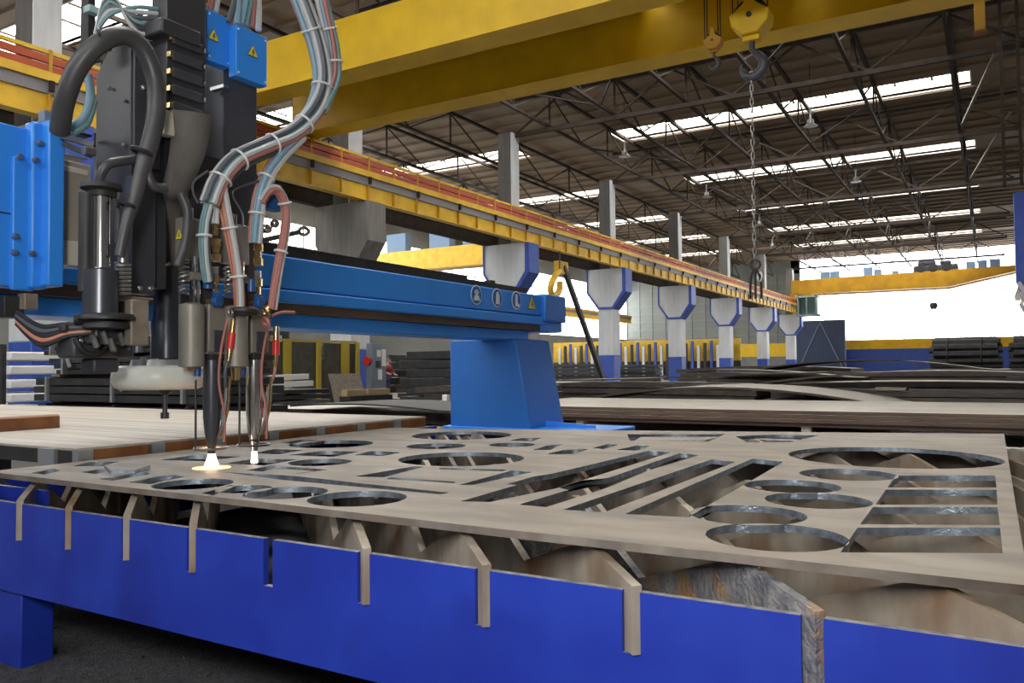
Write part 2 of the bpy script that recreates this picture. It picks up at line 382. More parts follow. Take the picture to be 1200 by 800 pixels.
CL = ['nearest column, mostly hidden behind the cutting machine at the left edge', 'raw concrete column rising behind the blue gantry beam, nearest fully seen bracket',
      'column whose white flared bracket stands just above the end of the blue gantry beam', 'white column with blue foot, dark brace leaning against its left side',
      'white column with blue foot, next one beyond the leaning brace', 'third white column with blue bracket edging beyond the leaning brace', 'slim far white column, second from the far end of the row',
      'smallest column, at the far end of the runway beside the dark blue gate']
for k, y in enumerate(CY): column(y, CL[k], k >= 2 or k == 0)

# crane runway carried by the columns
def runway(x, y0, y1, lbl, full=True, pm='ryellow'):
    t = thing('crane_runway', lbl, 'runway', (x, y0, 7))
    MB().box((x - .05, y0, 7.0), (x + .05, y1, 7.5)).build('web', M[pm], t, smooth=False)
    MB().box((x - .16, y0, 6.96), (x + .16, y1, 7.0)).build('bottom_flange', M[pm], t, smooth=False)
    MB().box((x - .45, y0, 7.5), (x + .10, y1, 7.78)).build('walkway_side', M['greyw'], t, smooth=False, label='grey side of the walkway')
    MB().box((x - .50, y0, 7.78), (x + .16, y1, 7.98)).build('top_flange', M[pm], t, smooth=False)
    MB().box((x - .5, y0, 7.6), (x + .05, y1, 7.64)).build('walkway_floor', M['truss'], t, smooth=False)
    if full:
        s0 = MB().box((x + .05, y0, 7.0), (x + .14, y0 + .05, 7.5)).build('stiffener', M['dyellow'], t, smooth=False)
        b0 = MB().box((x + .12, y0, 7.55), (x + .2, y0 + .1, 7.78)).build('walkway_bracket', M['truss'], t, smooth=False)
        c0 = MB().box((x + .05, y0, 7.98), (x + .13, y0 + .08, 8.5)).build('conductor_post', M['dyellow'], t, smooth=False)
        n = int((y1 - y0) / 1.35)
        for k in range(1, n): share('stiffener', s0, (0, k * 1.35, 0), t); share('conductor_post', c0, (0, k * 1.35, 0), t)
        for k in range(1, n // 2): share('walkway_bracket', b0, (0, k * 2.7, 0), t)
        for z, m, h in ((8.07, 'condred', .15), (8.27, 'condred', .16), (8.44, 'ryellow', .09)):
            MB().box((x + .03, y0, z - h / 2), (x + .12, y1, z + h / 2)).build('conductor_rail', M[m], t, smooth=False)
        MB().box((x - .3, y0, 7.98), (x - .18, y1, 8.14)).build('crane_rail', M['steel'], t, smooth=False)
runway(-18.15, 2, 94.5, 'long yellow crane runway beam with red conductor rails on the row of columns')
runway(-20.1, 2, 94.5, 'dark runway beam of the side bay behind the yellow front runway beam', False, 'truss')
runway(-40.6, 12, 99, 'yellow runway beam along the bright windows of the side bay', False)

runway(2.62, 4, 94.5, 'yellow crane runway beam along the right side of the hall', False)
# right-hand lattice mast with its blue bracket
t = thing('lattice_mast', 'dark lattice mast with blue lower bracket at the right edge of the photo', 'mast', (.8, 31.6, 0))
for x in (.53, 1.02): MB().box((x - .05, 31.6, 7.2), (x + .05, 31.7, 13.8)).build('upright', M['truss'], t, smooth=False)
r0 = MB().box((.58, 31.62, 7.4), (.97, 31.68, 7.46)).build('rung', M['truss'], t, smooth=False)
for k in range(1, 14): share('rung', r0, (0, 0, k * .47), t)
MB().prism([(.78, 31.5, 6.95), (.78, 31.5, 4.0), (1.25, 31.5, 3.1), (1.25, 31.5, 0), (2.2, 31.5, 0), (2.9, 31.5, 5.0), (2.9, 31.5, 6.95)], (0, .8, 0)).build('bracket', M['cblue'], t, smooth=False)
for k in range(3): MB().bar((.84 + k * .02, 31.47, 3.95 - k * .35), (1.25, 31.47, 3.2 - k * .4), .05, .12).build('bracket_stripe', M['white'], t, smooth=False)
for k, (p, q) in enumerate((((-1.0, 42.9, 12.2), (1.0, 34.0, 13.9)), ((-.8, 54.7, 12.2), (1.2, 47.0, 13.9)))):
    tag(MB().bar(p, q, .11).build('pale_strut', M['lighttruss'], None, smooth=False), ['long pale strut rising right from the end of the first roof light', 'shorter pale strut rising right from the end of the second roof light'][k], 'strut', 'pale roof struts')
t = thing('hanging_post', 'yellow square post hanging from the roof near the top right corner', 'post', (-.04, 25, 10.2))
MB().box((-.17, 24.9, 10.2), (.09, 25.15, 13.88)).build('post', M['dyellow'], t, .01)
MB().box((-.2, 24.87, 10.16), (.12, 25.18, 10.24)).build('end_cap', M['rust'], t, smooth=False)

# near overhead crane: two yellow box girders
def girder(y0, y1, z0, z1, m, t, name):
    g = MB().box((-18.5, y0 + .06, z0), (2.55, y1 - .06, z1)).build(name, m, t, .01)
    MB().box((-18.5, y0, z0 - .03), (2.55, y1, z0)).build('flange', m, g, smooth=False)
    return g
t = thing('overhead_crane', 'near overhead crane of two big yellow girders crossing the top of the photo', 'crane', (-8.6, 15.5, 8.3))
girder(14.65, 15.45, 8.58, 9.88, M['yellow'], t, 'front_girder'); girder(17.85, 18.65, 8.58, 9.88, M['yellow'], t, 'rear_girder')
for a, b in ((-18.4, -6.8), (-2.8, 1.0)): MB().box((a, 15.3, 9.885), (b, 18.0, 9.94)).build('shade_deck', M['truss'], t, smooth=False)  # unseen deck, added to keep roof light off the rear girder
MB().box((-18.62, 13.9, 8.2), (-18.2, 19.5, 8.548)).build('end_carriage', M['yellow'], t, .02)
for y in (14.3, 19.0): MB().cyl((-18.66, y, 8.31), (-18.17, y, 8.31), .165, n=16).build('wheel', M['steel'], t)
MB().box((2.2, 13.9, 8.0), (2.6, 19.5, 8.548)).build('end_carriage', M['yellow'], t, .02)
MB().box((-6.4, 14.8, 9.9), (-3.1, 18.5, 10.7)).build('trolley', M['dyellow'], t, .02)
def hook_block(lbl, x, y, z, s, m):
    t = thing('hook_block', lbl, 'hook', (x, y, z), 'crane hook blocks')
    for d in (-.19, .19):
        MB().lathe([(.02, -.03 * s), (.42 * s, -.03 * s), (.46 * s, 0), (.42 * s, .03 * s), (.02, .03 * s)], (x, y + d * s, z + .1 * s), 20, (0, 1, 0)).build('sheave', M['dark'], t)
    MB().prism([(x + a * s, y - .30 * s, z + b * s) for a, b in ((-.5, .16), (-.46, -.12), (-.2, -.38), (.2, -.38), (.46, -.12), (.5, .16), (.14, .42), (.1, .8), (-.1, .8), (-.14, .42))], (0, .6 * s, 0)).build('cheek', m, t, .03 * s)
    MB().cyl((x, y - .34 * s, z + .1 * s), (x, y + .34 * s, z + .1 * s), .07 * s, n=12).build('pin', M['dark'], t)
    MB().box((x - .22 * s, y - .16 * s, z - .52 * s), (x + .22 * s, y + .16 * s, z - .38 * s)).build('crosshead', m, t, .02)
    hk = [(0, -.5), (0, -.72), (.14, -.86), (.27, -1.05), (.24, -1.28), (.04, -1.42), (-.18, -1.36), (-.28, -1.18), (-.25, -1.05)]
    MB().tube([(x + a * s, y, z + b * s) for a, b in hk], [.07 * s, .08 * s, .12 * s, .14 * s, .12 * s, .07 * s, .03 * s], 10, 5).build('hook', M['body2'], t)
    for a in (-.44, -.30, .30, .44):
        MB().cyl((x + a * s, y - .19 * s, z + .1 * s), (x + a * s, y - .19 * s, 9.95), .014, n=6).build('rope', M['dark'], t)
hook_block('small hook block, left of the two hanging from the near crane', -4.87, 16.65, 8.06, .38, M['dyellow'])
hook_block('large yellow hook block with the long chain hanging from its hook', -4.07, 16.65, 8.33, .80, M['yellow'])
CX, CYY = -4.10, 16.65
t = thing('lifting_chain', 'long grey chain sling hanging from the large crane hook', 'chain', (CX, CYY, 2.6))
def link(a, z): return MB().tube([(CX + b * math.cos(a), CYY + b * math.sin(a), z + q) for b, q in ((-.028, .055), (-.028, -.055), (0, -.085), (.028, -.055), (.028, .055), (0, .085))], .012, 5, 2, closed=True).build('chain_link', M['steel'], t)
l0 = link(0, 7.24); l1 = link(PI / 2, 7.10)
for k in range(1, 14): share('chain_link', l0, (0, 0, -.28 * k), t); share('chain_link', l1, (0, 0, -.28 * k), t)
MB().torus((CX, CYY, 3.32), .10, .026, (0, 1, 0), 16, 6).build('ring', M['dark'], t)
for dx in (-.09, .0, .1): MB().tube([(CX, CYY, 3.24), (CX + dx, CYY + .02, 3.05), (CX + dx * 1.2, CYY, 2.62)], .028, 6, 4).build('sling_leg', M['dark'], t)
MB().torus((CX + .1, CYY, 3.06), .09, .026, (1, 1, 0), 16, 6).build('shackle', M['steel'], t)

# far overhead crane
t = thing('overhead_crane', 'far overhead crane, yellow girder across the bright end window', 'crane', (-8.5, 91.5, 8.4))
MB().prism([(-18.6, 91.2, 9.0), (-3.5, 91.2, 9.0), (2.4, 91.2, 10.2), (2.4, 91.2, 10.75), (-18.6, 91.2, 10.55)], (0, .9, 0)).build('front_girder', M['dyellow'], t, smooth=False)
MB().prism([(-18.6, 93.6, 9.0), (-3.5, 93.6, 9.0), (2.4, 93.6, 10.2), (2.4, 93.6, 10.75), (-18.6, 93.6, 10.55)], (0, .9, 0)).build('rear_girder', M['dyellow'], t, smooth=False)
MB().box((-18.62, 90.4, 8.145), (-18.16, 94.4, 8.995)).build('end_carriage', M['dyellow'], t, smooth=False)
for x, wd, h in ((-15.6, .9, .7), (-14.6, .9, .7), (-11.3, .85, .9), (-10.3, .7, .6), (-8.6, .6, .35), (-1.9, .8, .8), (-.9, .8, .85), (.1, .9, .9)):
    MB().box((x, 91.4, 10.56), (x + wd, 92.0, 10.6 + h)).build('switch_box', M['blueobj'], t, smooth=False)
MB().box((-6.6, 91.3, 10.56), (-2.6, 94.4, 11.3)).box((-6.2, 91.5, 11.3), (-4.6, 92.7, 11.8)).box((-4.2, 91.5, 11.3), (-3.2, 92.7, 11.7)).build('trolley', M['body2'], t, .15)
for x in (-5.9, -4.8, -3.6): MB().cyl((x, 91.2, 11.0), (x, 91.35, 11.0), .45, n=14).build('rope_drum', M['dark'], t)
MB().box((-17.9, 90.6, 6.6), (-15.8, 92.4, 6.75)).box((-17.9, 90.6, 8.6), (-15.8, 92.4, 8.75)).box((-17.9, 90.6, 6.6), (-17.78, 92.4, 8.7)).box((-16, 90.6, 6.6), (-15.8, 92.4, 8.7)).box((-17.0, 90.6, 6.6), (-16.9, 90.7, 8.7)).box((-17.9, 92.2, 6.6), (-15.8, 92.4, 8.7)).build('cab', M['teal'], t, smooth=False)
MB().box((-17.2, 90.9, 8.7), (-16.4, 91.8, 9.05)).build('cab_hanger', M['dyellow'], t, smooth=False)
MB().ball((-4.9, 92.4, 7.25), .42, 10, (1, 1, .9)).build('hook_block', M['body2'], t)
for d in (-.2, .2): MB().cyl((-4.9 + d, 92.4, 7.5), (-4.9 + d, 92.4, 10.6), .02, n=5).build('rope', M['dark'], t)

# side bay crane
t = thing('overhead_crane', 'yellow side bay crane with blue grey boxes, seen between two columns', 'crane', (-30, 45, 8.2))
MB().box((-40, 45, 8.2), (-20.6, 45.9, 9.6)).build('girder', M['ryellow'], t, smooth=False)
MB().box((-40, 44.85, 8.12), (-20.6, 46.05, 8.2)).build('flange', M['dyellow'], t, smooth=False)
MB().box((-20.8, 43, 8.0), (-20.2, 48, 8.5)).build('end_carriage', M['dyellow'], t, smooth=False)
for x, h in ((-37.2, 1.3), (-33.4, 1.5), (-30.6, 1.5)): MB().box((x, 45.1, 9.6), (x + 1.7, 45.8, 9.6 + h)).build('switch_box', M['blueobj'], t, smooth=False)
MB().box((-28.9, 44.9, 10.6), (-27.6, 45.0, 11.7)).box((-28.3, 44.95, 9.6), (-28.2, 45.05, 10.6)).build('sign_plate', M['ryellow'], t, smooth=False)
MB().box((-27.4, 45.1, 9.6), (-24.6, 45.8, 10.7)).build('trolley', M['dark'], t, .2)

# far gate, fence band
t = thing('sliding_gate', 'tall dark blue gate leaf standing before the far wall, beside the last column', 'gate', (-17.1, 99.6, 0))
MB().box((-19.9, 99.4, 0), (-14.35, 99.6, 6.55)).build('leaf', M['gate'], t, smooth=False)
for p, q in (((-19.9, 99.36, .2), (-17.1, 99.36, 6.3)), ((-17.1, 99.36, 6.3), (-14.4, 99.36, .2)), ((-14.4, 99.36, .1), (-14.4, 99.36, 6.5))):
    MB().bar(p, q, .12).build('brace', M['blueobj'], t, smooth=False)

# ================================================================== CUTTING TABLE, SLATS AND THE CUT PLATE
TX0, TX1, TY0, TY1 = -4.6, 1.6, 1.85, 6.3
EX = [-3.86, -3.49, -3.14, -2.77, -2.40, -1.62, -1.20, -.77, -.35, .07, .49, .91, 1.33]     # where the slats meet the front rail
t = thing('cutting_table', 'blue cutting table with upright toothed slats under the big cut plate', 'table', (-1.5, TY0, 0))
z0, z1, zs = .335, .705, .555
NX = sorted(EX + [-2.02, -4.22])
pts = [(TX0, TY0, z0), (TX1, TY0, z0), (TX1, TY0, z1)]
for x in NX[::-1]: pts += [(x + .02, TY0, z1), (x + .02, TY0, zs), (x - .022, TY0, zs), (x - .022, TY0, z1)]
pts.append((TX0, TY0, z1))
rail = MB().prism(pts, (0, .022, 0)).build('front_rail', [M['tblue'], M['worn']], t, smooth=False)
for f in rail.data.polygons:
    if f.normal.z > .7: f.material_index = 1
MB().box((TX0, TY1, z0), (TX1, TY1 + .02, z1 - .1)).build('rear_rail', M['tblue'], t, smooth=False)
MB().box((TX0, TY0 + .022, z0), (TX0 + .02, TY1, z1)).build('side_rail', M['tblue'], t, smooth=False)
MB().box((TX1 - .02, TY0 + .022, z0), (TX1, TY1, z1 - .15)).build('side_rail', M['tblue'], t, smooth=False)
MB().box((TX0 + .02, TY0 + .14, .5), (-3.55, TY0 + .16, .735)).build('inner_rail', M['tblue'], t, smooth=False)
for x in (-3.72, .95):
    for y in (TY0 + .03, TY1 - .16): MB().box((x, y, 0), (x + .2, y + .14, z0)).build('leg', M['tblue'], t, .006)
MB().box((-3.6, 1.93, z0 + .02), (TX1 - .1, 2.0, z0 + .1)).build('cross_beam', M['dark'], t, smooth=False)
D = Vector((-.755, .656, 0)); Nn = Vector((.656, .755, 0))
def slat(p, first, m, name='slat', s0=0.0):
    # p: foot of the slat at the front rail; a toothed strip running to the rear rail or the side rail
    smax = min((TY1 - .03 - p.y) / D.y, (p.x - TX0 - .05) / -D.x)
    top = []
    if first: top = [(0, .722)]
    s = .28 if first else .28 + 1.06 * math.ceil((s0 - .28) / 1.06)
    if not first: top = [(s0, .66)]
    while s < smax:
        q = p + D * s; pk = .772 if q.y < 4.7 + .29 * (q.x + 3.9) and q.x < 0.0 else .70
        top.append((s - .015, pk + random.uniform(-.006, .003))); top.append((s + .015, pk))
        if s + .53 < smax: top.append((s + .53 + random.uniform(-.03, .03), .592 + random.uniform(-.015, .015)))
        s += 1.06
    top.append((smax, .62))
    bot = [(smax, .34), (.06, .34), (.06, .557), (0, .557)] if first else [(smax, .34), (s0, .34)]
    pl = [p + D * a + Vector((0, 0, z)) for a, z in top + bot]
    th = .026
    return MB().prism([q - Nn * th / 2 for q in pl], Nn * th).build(name, m, t, smooth=False)
for x in EX:
    slat(Vector((x + .02, TY0 - .006, 0)), True, M["slagged"] if x == -.35 else M["slat"])
for k in range(1, 10):      # slats that start at the right-hand rail
    x = 1.33 + .42 * k; s0 = (x + .02 - TX1 + .03) / .755
    if TY0 + s0 * .656 < TY1 - .3: slat(Vector((x + .02, TY0 - .006, 0)), False, M['slat'], s0=s0)

# --- the cut plate: an outline with all its openings, as a filled flat curve, extruded
CIRC = [(-0.4335, 4.3678, 0.4776), (-0.5195, 3.5820, 0.189), (-0.6534, 3.1470, 0.1725), (-0.5105, 2.8519, 0.1687), (-0.6481, 2.4856, 0.1713),
        (-0.5008, 2.1982, 0.1803), (-1.9189, 2.1630, 0.1718), (-2.2441, 2.1392, 0.1516), (-2.7507, 2.1291, 0.154), (-2.4557, 2.1295, 0.105),
        (-2.2940, 3.3579, 0.3138), (-3.0917, 4.5292, 0.3378), (-2.8014, 3.8380, 0.1733), (-2.4385, 4.0964, 0.1363), (-3.4672, 3.6709, 0.2525), (-2.8296, 2.9190, 0.1516)]
POLY = [
 [(-3.6339, 2.6180), (-3.6973, 2.8550), (-3.3873, 2.9144), (-3.3932, 2.6954)], [(-3.2155, 2.6631), (-3.2490, 2.8938), (-3.0191, 2.9642), (-2.9785, 2.7047)],
 [(-2.9039, 2.5276), (-2.9487, 2.7195), (-2.5896, 2.7201), (-2.6049, 2.5474)], [(-2.9455, 2.4397), (-2.5894, 2.4929), (-1.7083, 2.4176), (-1.7125, 2.3706), (-2.5209, 2.3799)],
 [(-3.2204, 3.0882), (-3.2145, 3.3364), (-2.9911, 3.3937), (-2.9454, 3.1314)], [(-3.4664, 3.0637), (-3.5451, 3.2822), (-3.3464, 3.3247), (-3.2953, 3.0988)], [(-2.9009, 3.2444), (-2.9617, 3.4587), (-2.7572, 3.4577), (-2.7299, 3.2822)],
 [(-2.3198, 2.5996), (-2.1919, 2.6349), (-2.2599, 3.0089), (-2.3127, 3.0006)], [(-2.1662, 2.6480), (-2.1516, 2.5972), (-1.8296, 2.6245), (-1.8510, 2.6672)], [(-1.7851, 2.5952), (-1.7378, 2.6195), (-1.7193, 3.0596), (-1.8285, 3.0698)], [(-2.1676, 3.0017), (-2.1539, 2.9566), (-1.8468, 3.0276), (-1.8642, 3.0853)],
 [(-1.5626, 2.2813), (-1.4656, 2.3125), (-1.4095, 2.6894), (-1.4237, 3.0853), (-1.4615, 4.0873), (-1.5971, 4.1190), (-1.6204, 3.0465), (-1.6456, 2.9427), (-1.6319, 2.6999), (-1.5848, 2.6983)],
 [(-1.3531, 2.3139), (-1.2501, 2.3127), (-1.2478, 2.7024), (-1.2490, 2.7966), (-1.2957, 3.3384), (-1.2882, 4.0331), (-1.4077, 4.0663), (-1.3541, 3.0330), (-1.4201, 2.9153), (-1.4137, 2.7115), (-1.3509, 2.6722)],
 [(-1.1798, 2.2964), (-1.0467, 2.3154), (-1.0475, 3.8187), (-1.1782, 3.8731)], [(-0.9793, 2.3179), (-0.7914, 2.3535), (-0.8501, 3.9166), (-1.0125, 3.9959)],
 [(-2.1200, 5.0798), (-1.5321, 5.3489), (-1.4759, 4.7894), (-1.9216, 4.6435)], [(-1.4270, 5.2129), (-1.2483, 5.4412), (-0.9656, 5.4975), (-1.0349, 4.9358), (-1.2574, 4.8309)],
 [(-2.0108, 3.7257), (-2.0306, 3.9599), (-1.9245, 4.0627), (-1.8829, 3.7881)], [(-2.1784, 3.8886), (-2.2305, 4.1340), (-2.1891, 4.2699), (-2.0938, 3.9294)], [(-1.7711, 4.0852), (-1.7661, 4.3555), (-1.6918, 4.3909), (-1.6463, 4.0952)], [(-1.9277, 4.1139), (-1.9535, 4.3817), (-1.8742, 4.3610), (-1.8485, 4.0994)], [(-2.5993, 4.3255), (-2.6141, 4.5215), (-2.4991, 4.5749), (-2.4451, 4.3335)],
 [(-0.3446, 3.6338), (0.001865, 3.8099), (0.005973, 3.4448), (-0.3393, 3.2665)], [(-0.339, 3.2080), (0.005684, 3.3865), (0.006262, 3.0288), (-0.3325, 2.8507)], [(-0.3337, 2.7958), (0.005953, 2.9748), (0.01022, 2.6481), (-0.3305, 2.4801)], [(-0.3299, 2.4249), (0.009888, 2.6068), (0.0123, 2.2583), (-0.3233, 2.0861)],
 # small openings along the left edge
 [(-3.5335, 2.1424), (-3.5656, 2.2641), (-3.4616, 2.2811), (-3.4150, 2.1368)], [(-3.7130, 2.0184), (-3.7803, 2.1562), (-3.6783, 2.1372), (-3.5952, 2.0133)], [(-3.7953, 2.2587), (-3.8951, 2.4053), (-3.7556, 2.4746), (-3.6432, 2.3348)], [(-3.0304, 2.0348), (-3.0978, 2.2658), (-2.9738, 2.2667), (-2.9032, 2.0459)], [(-3.2388, 2.0418), (-3.2747, 2.2733), (-3.1856, 2.2530), (-3.1361, 2.0366)], [(-3.7862, 3.5742), (-3.8581, 3.8028), (-3.6692, 3.8236), (-3.6453, 3.5790)],
 [(-2.5090, 1.9786), (-2.5918, 2.1798), (-2.5544, 2.1731), (-2.4353, 1.9720)],
]
PT = .80; PTH = .022
cu = bpy.data.curves.new('cut_outline', 'CURVE'); cu.dimensions = '2D'; cu.fill_mode = 'BOTH'; cu.extrude = PTH / 2
def spl(p):
    s = cu.splines.new('POLY'); s.points.add(len(p) - 1); s.use_cyclic_u = True
    for a, q in zip(s.points, p): a.co = (q[0], q[1], 0, 1)
outer = [(-3.95, 1.95), (-3.1, 1.945), (-2.2, 1.95), (-1.2, 1.94), (-.5, 1.95), (.055, 1.955), (.06, 6.1), (-2.0, 5.45), (-3.6, 4.95), (-4.02, 4.9), (-3.98, 3.4)]
spl(outer)
for cx, cy, r in CIRC: spl([(cx + r * math.cos(2 * PI * k / 40), cy + r * math.sin(2 * PI * k / 40)) for k in range(40)])
for p in POLY: spl(p)
tmp = bpy.data.objects.new('cut_outline', cu); C.objects.link(tmp)
me = bpy.data.meshes.new_from_object(tmp.evaluated_get(bpy.context.evaluated_depsgraph_get()))
bpy.data.objects.remove(tmp); bpy.data.curves.remove(cu)
plate = bpy.data.objects.new('cut_steel_plate', me); C.objects.link(plate); plate.location = (0, 0, PT - PTH / 2)
me.name = 'cut_steel_plate'; me.materials.clear()
for k in ('plate', 'cutedge', 'rim'): me.materials.append(M[k])
for f in me.polygons:
    if abs(f.normal.z) < .5:
        c = f.center; f.material_index = 2 if (c.y < 1.957 or c.x > .05 or c.x < -3.94 or c.y > 4.92 + .29 * (c.x + 3.9)) else 1
tag(plate, 'large flat steel plate full of round and slotted cut-outs lying on the slats', 'steel plate')
# cut parts still lying in their openings
for k, (p, dz) in enumerate((([(-3.5582, 2.2678), (-3.6190, 2.3847), (-3.3601, 2.3674), (-3.2549, 2.2179), (-3.3245, 2.1507)], .0165), ([(-2.8405, 2.5596), (-2.8823, 2.6790), (-2.6458, 2.6918), (-2.6464, 2.5778)], -.006), ([(-1.9155, 4.7114), (-1.9697, 4.9623), (-1.5247, 5.1677), (-1.5288, 4.8923)], -.004))):
    o = MB().prism([(x, y, PT - .016 + dz) for x, y in p], (0, 0, .016), 0, 1).build('cut_piece', [M['plate'], M['cutedge']], None, smooth=False)
    tag(o, ['loose blue grey cut piece lying on the left end of the plate', 'cut piece still sitting in its slot in front of the second torch', 'long cut piece still lying in the rear slot of the plate'][k], 'cut piece')

# grit and slag under and in front of the table
random.seed(3)
mb = MB()
for k in range(1500):
    x = random.uniform(-4.4, .6); y = random.uniform(1.2, 4.2); s = random.uniform(.008, .03)
    c = Vector((x, y, s * .3)); v = [mb.b.verts.new(c + Vector((random.uniform(-s, s), random.uniform(-s, s), q * s * .7))) for q in (-.4, 1, -.4, .3)]
    for f in ((0, 1, 2), (0, 2, 3), (0, 3, 1), (1, 3, 2)): mb.b.faces.new([v[i] for i in f])
o = mb.build('slag_grit', M['slag'], None, smooth=False, kind='stuff'); o['label'] = 'dark slag grit scattered on the floor under the blue table'
MB().box((-6.5, -1, 0), (2.5, 6.2, .012)).build('slag_bed', M['slag'], None, smooth=False, kind='structure')
# slag pan under the slats
tag(MB().prism([(-4.4, 2.1, .31), (1.5, 2.1, .31), (1.5, 6.1, .31), (-4.4, 6.1, .31)], (0, 0, .012)).build('slag_pan', M['dark'], None, smooth=False), 'dark slag pan under the slats of the blue table', 'pan')
for x in (-4.3, -1.4, 1.4):
    for y in (2.15, 6.0): pass

# --- thick rusty-edged slab table on the left
t = thing('slab_table', 'thick pale slab with rusty side lying left of the cut plate', 'slab', (-6, 3.8, .0))
MB().box((-10.5, 2.42, .845), (-4.03, 5.38, .858)).build('slab_top', M['slab'], t, smooth=False)
n = 7; st = (5.38 - 2.42) / n
r0 = MB().box((-4.06, 2.50, .775), (-4.02, 2.42 + st - .02, .846)).build('rusty_side', M['rust'], t, smooth=False)
c0 = MB().box((-4.07, 2.42, .77), (-4.015, 2.50, .85)).build('side_clamp', M['galv'], t, smooth=False)
for k in range(1, n): share('rusty_side', r0, (0, k * st, 0), t); share('side_clamp', c0, (0, k * st, 0), t)
MB().box((-10.5, 2.42, .77), (-4.07, 2.47, .846)).build('front_side', M['dark'], t, smooth=False)
MB().box((-4.35, 2.40, .74), (-4.2, 2.46, .85)).build('side_clamp', M['galv'], t, smooth=False)
MB().box((-10.5, 5.30, .77), (-4.06, 5.38, .846)).build('rear_side', M['rust'], t, smooth=False)
for x in (-10.2, -7.2, -4.4):
    for y in (2.6, 5.1): MB().box((x, y, 0), (x + .14, y + .14, .78)).build('leg', M['dark'], t, smooth=False)
tag(MB().prism([(-5.6719, 3.2804, 0.858), (-5.6624, 2.5703, 0.858), (-5.9050, 2.6802, 0.858), (-5.9107, 3.4057, 0.858)], (0, 0, .085)).build('rusty_bar', M['rust'], None, .004), 'short rusty bar lying on the pale slab at the left edge', 'bar')

# ================================================================== GANTRY
t = thing('gantry', 'blue cutting gantry, long beam standing on a broad tapered foot', 'gantry', (-4.3, 7.1, .62))
BX = -3.9
MB().box((BX - .5, 1.2, 1.775), (BX, 7.25, 1.985)).build('beam', M['mblue'], t, .012)
MB().box((BX - .5, 1.2, 1.685), (BX + .012, 7.25, 1.768)).build('beam_lower', M['mblue'], t, .012)
MB().box((BX - .46, 1.2, 1.625), (BX - .04, 7.3, 1.688)).build('rack_recess', M['brownedge'], t, smooth=False)
MB().box((BX - .5, 1.2, 1.53), (BX - .12, 7.1, 1.626)).build('lower_chord', M['mblue'], t, .008)
MB().box((BX - .40, 1.2, 1.985), (BX - .02, 6.9, 2.035)).build('cable_tray', M['dark'], t, smooth=False)
k0 = MB().box((BX - .3, 1.3, 2.035), (BX - .1, 1.35, 2.075)).build('cable_chain_link', M['black'], t, .006)
for k in range(1, 78): share('cable_chain_link', k0, (0, k * .06, 0), t)
MB().box((BX - .55, 7.16, 1.72), (BX + .05, 7.62, 2.0)).build('end_cap', M['mblue2'], t, .02)
MB().box((BX - .5, 7.2, 1.62), (BX - .02, 7.66, 1.735)).build('end_bracket', M['mblue'], t, .02)
MB().box((BX - .3, 6.55, 1.985), (BX - .22, 6.63, 2.1)).build('limit_switch', M['dark'], t, smooth=False)
FY0, FY1 = 6.8, 7.5
ft = MB().prism([(-4.78, FY0, .665), (-3.83, FY0, .665), (-4.00, FY0, 1.54), (-4.78, FY0, 1.54)], (0, FY1 - FY0, 0)).build('foot', M['mblue2'], t, .012)
MB().box((-4.85, FY0 - .04, .62), (-3.05, FY1 + .02, .668)).build('foot_plate', M['mblue'], t, .008)
MB().prism([(-3.845, FY0 + .3, .668), (-3.3, FY0 + .3, .668), (-3.3, FY0 + .3, .69), (-3.835, FY0 + .3, .72)], (0, .03, 0)).build('gusset', M['mblue'], t, smooth=False)
# safety signs on the beam
def disc(name, y, z, r, m, parent, x=BX + .003, n=24): return MB().cyl((x, y, z), (x + .003, y, z), r, n=n).build(name, m, parent, smooth=False)
for k, (y, z) in enumerate(((5.95, 1.90), (6.3, 1.90), (6.65, 1.90))):
    s = disc('safety_sign', y, z, .088, M['signw'] if k else M['signw'], t); disc('sign_field', y, z, .077, M['signb'], s, BX + .006)
    m = MB(); X = BX + .009
    if k == 0: m.cyl((X, y, z + .022), (X + .003, y, z + .022), .026, n=12); m.prism([(X, y - .05, z - .05), (X, y + .05, z - .05), (X, y + .03, z - .004), (X, y - .03, z - .004)], (.003, 0, 0)); m.box((X, y - .038, z + .018), (X + .003, y + .038, z + .03))
    elif k == 1: m.prism([(X, y - .03, z - .06), (X, y + .03, z - .06), (X, y + .034, z + .01), (X, y + .012, z + .055), (X, y - .02, z + .05), (X, y - .03, z)], (.003, 0, 0))
    else: m.prism([(X, y - .028, z + .055), (X, y + .012, z + .055), (X, y + .012, z - .02), (X, y + .05, z - .045), (X, y + .05, z - .06), (X, y - .028, z - .06)], (.003, 0, 0))
    m.build('pictogram', M['signw'], s, smooth=False)
def tri_sign(name, parent, c, r, dy=None, x=None, mark=True):
    # warning triangle on a +X face, centre c
    x, y, z = c; P = lambda q, d: [(x + d, y, z + q), (x + d, y + q * .9, z - q * .62), (x + d, y - q * .9, z - q * .62)]
    s = MB().prism(P(r, 0), (.002, 0, 0)).build(name, M['signk'], parent, smooth=False)
    MB().prism(P(r * .9, .002), (.002, 0, 0)).build('sign_field', M['signy'], s, smooth=False)
    q = r * .5
    MB().prism([(x + .004, y + a * q, z - .1 * r + b * q) for a, b in ((.15, .95), (-.35, -.05), (.0, -.05), (-.2, -.9), (.4, .2), (.05, .2), (.4, .95))], (.002, 0, 0)).build('lightning_mark', M['signk'], s, smooth=False)
    return s
tri_sign('warning_sign', t, (BX + .003, 6.95, 1.885), .085)
t2 = thing('machine_rail', 'dark floor rail carrying the blue gantry foot', 'rail', (-2, 7.15, 0))
MB().box((-7.9, 6.95, 0), (3, 7.35, .56)).build('rail_bed', M['dark'], t2, smooth=False)
MB().box((-7.9, 7.08, .56), (3, 7.22, .618)).build('rail_head', M['steel'], t2, smooth=False)

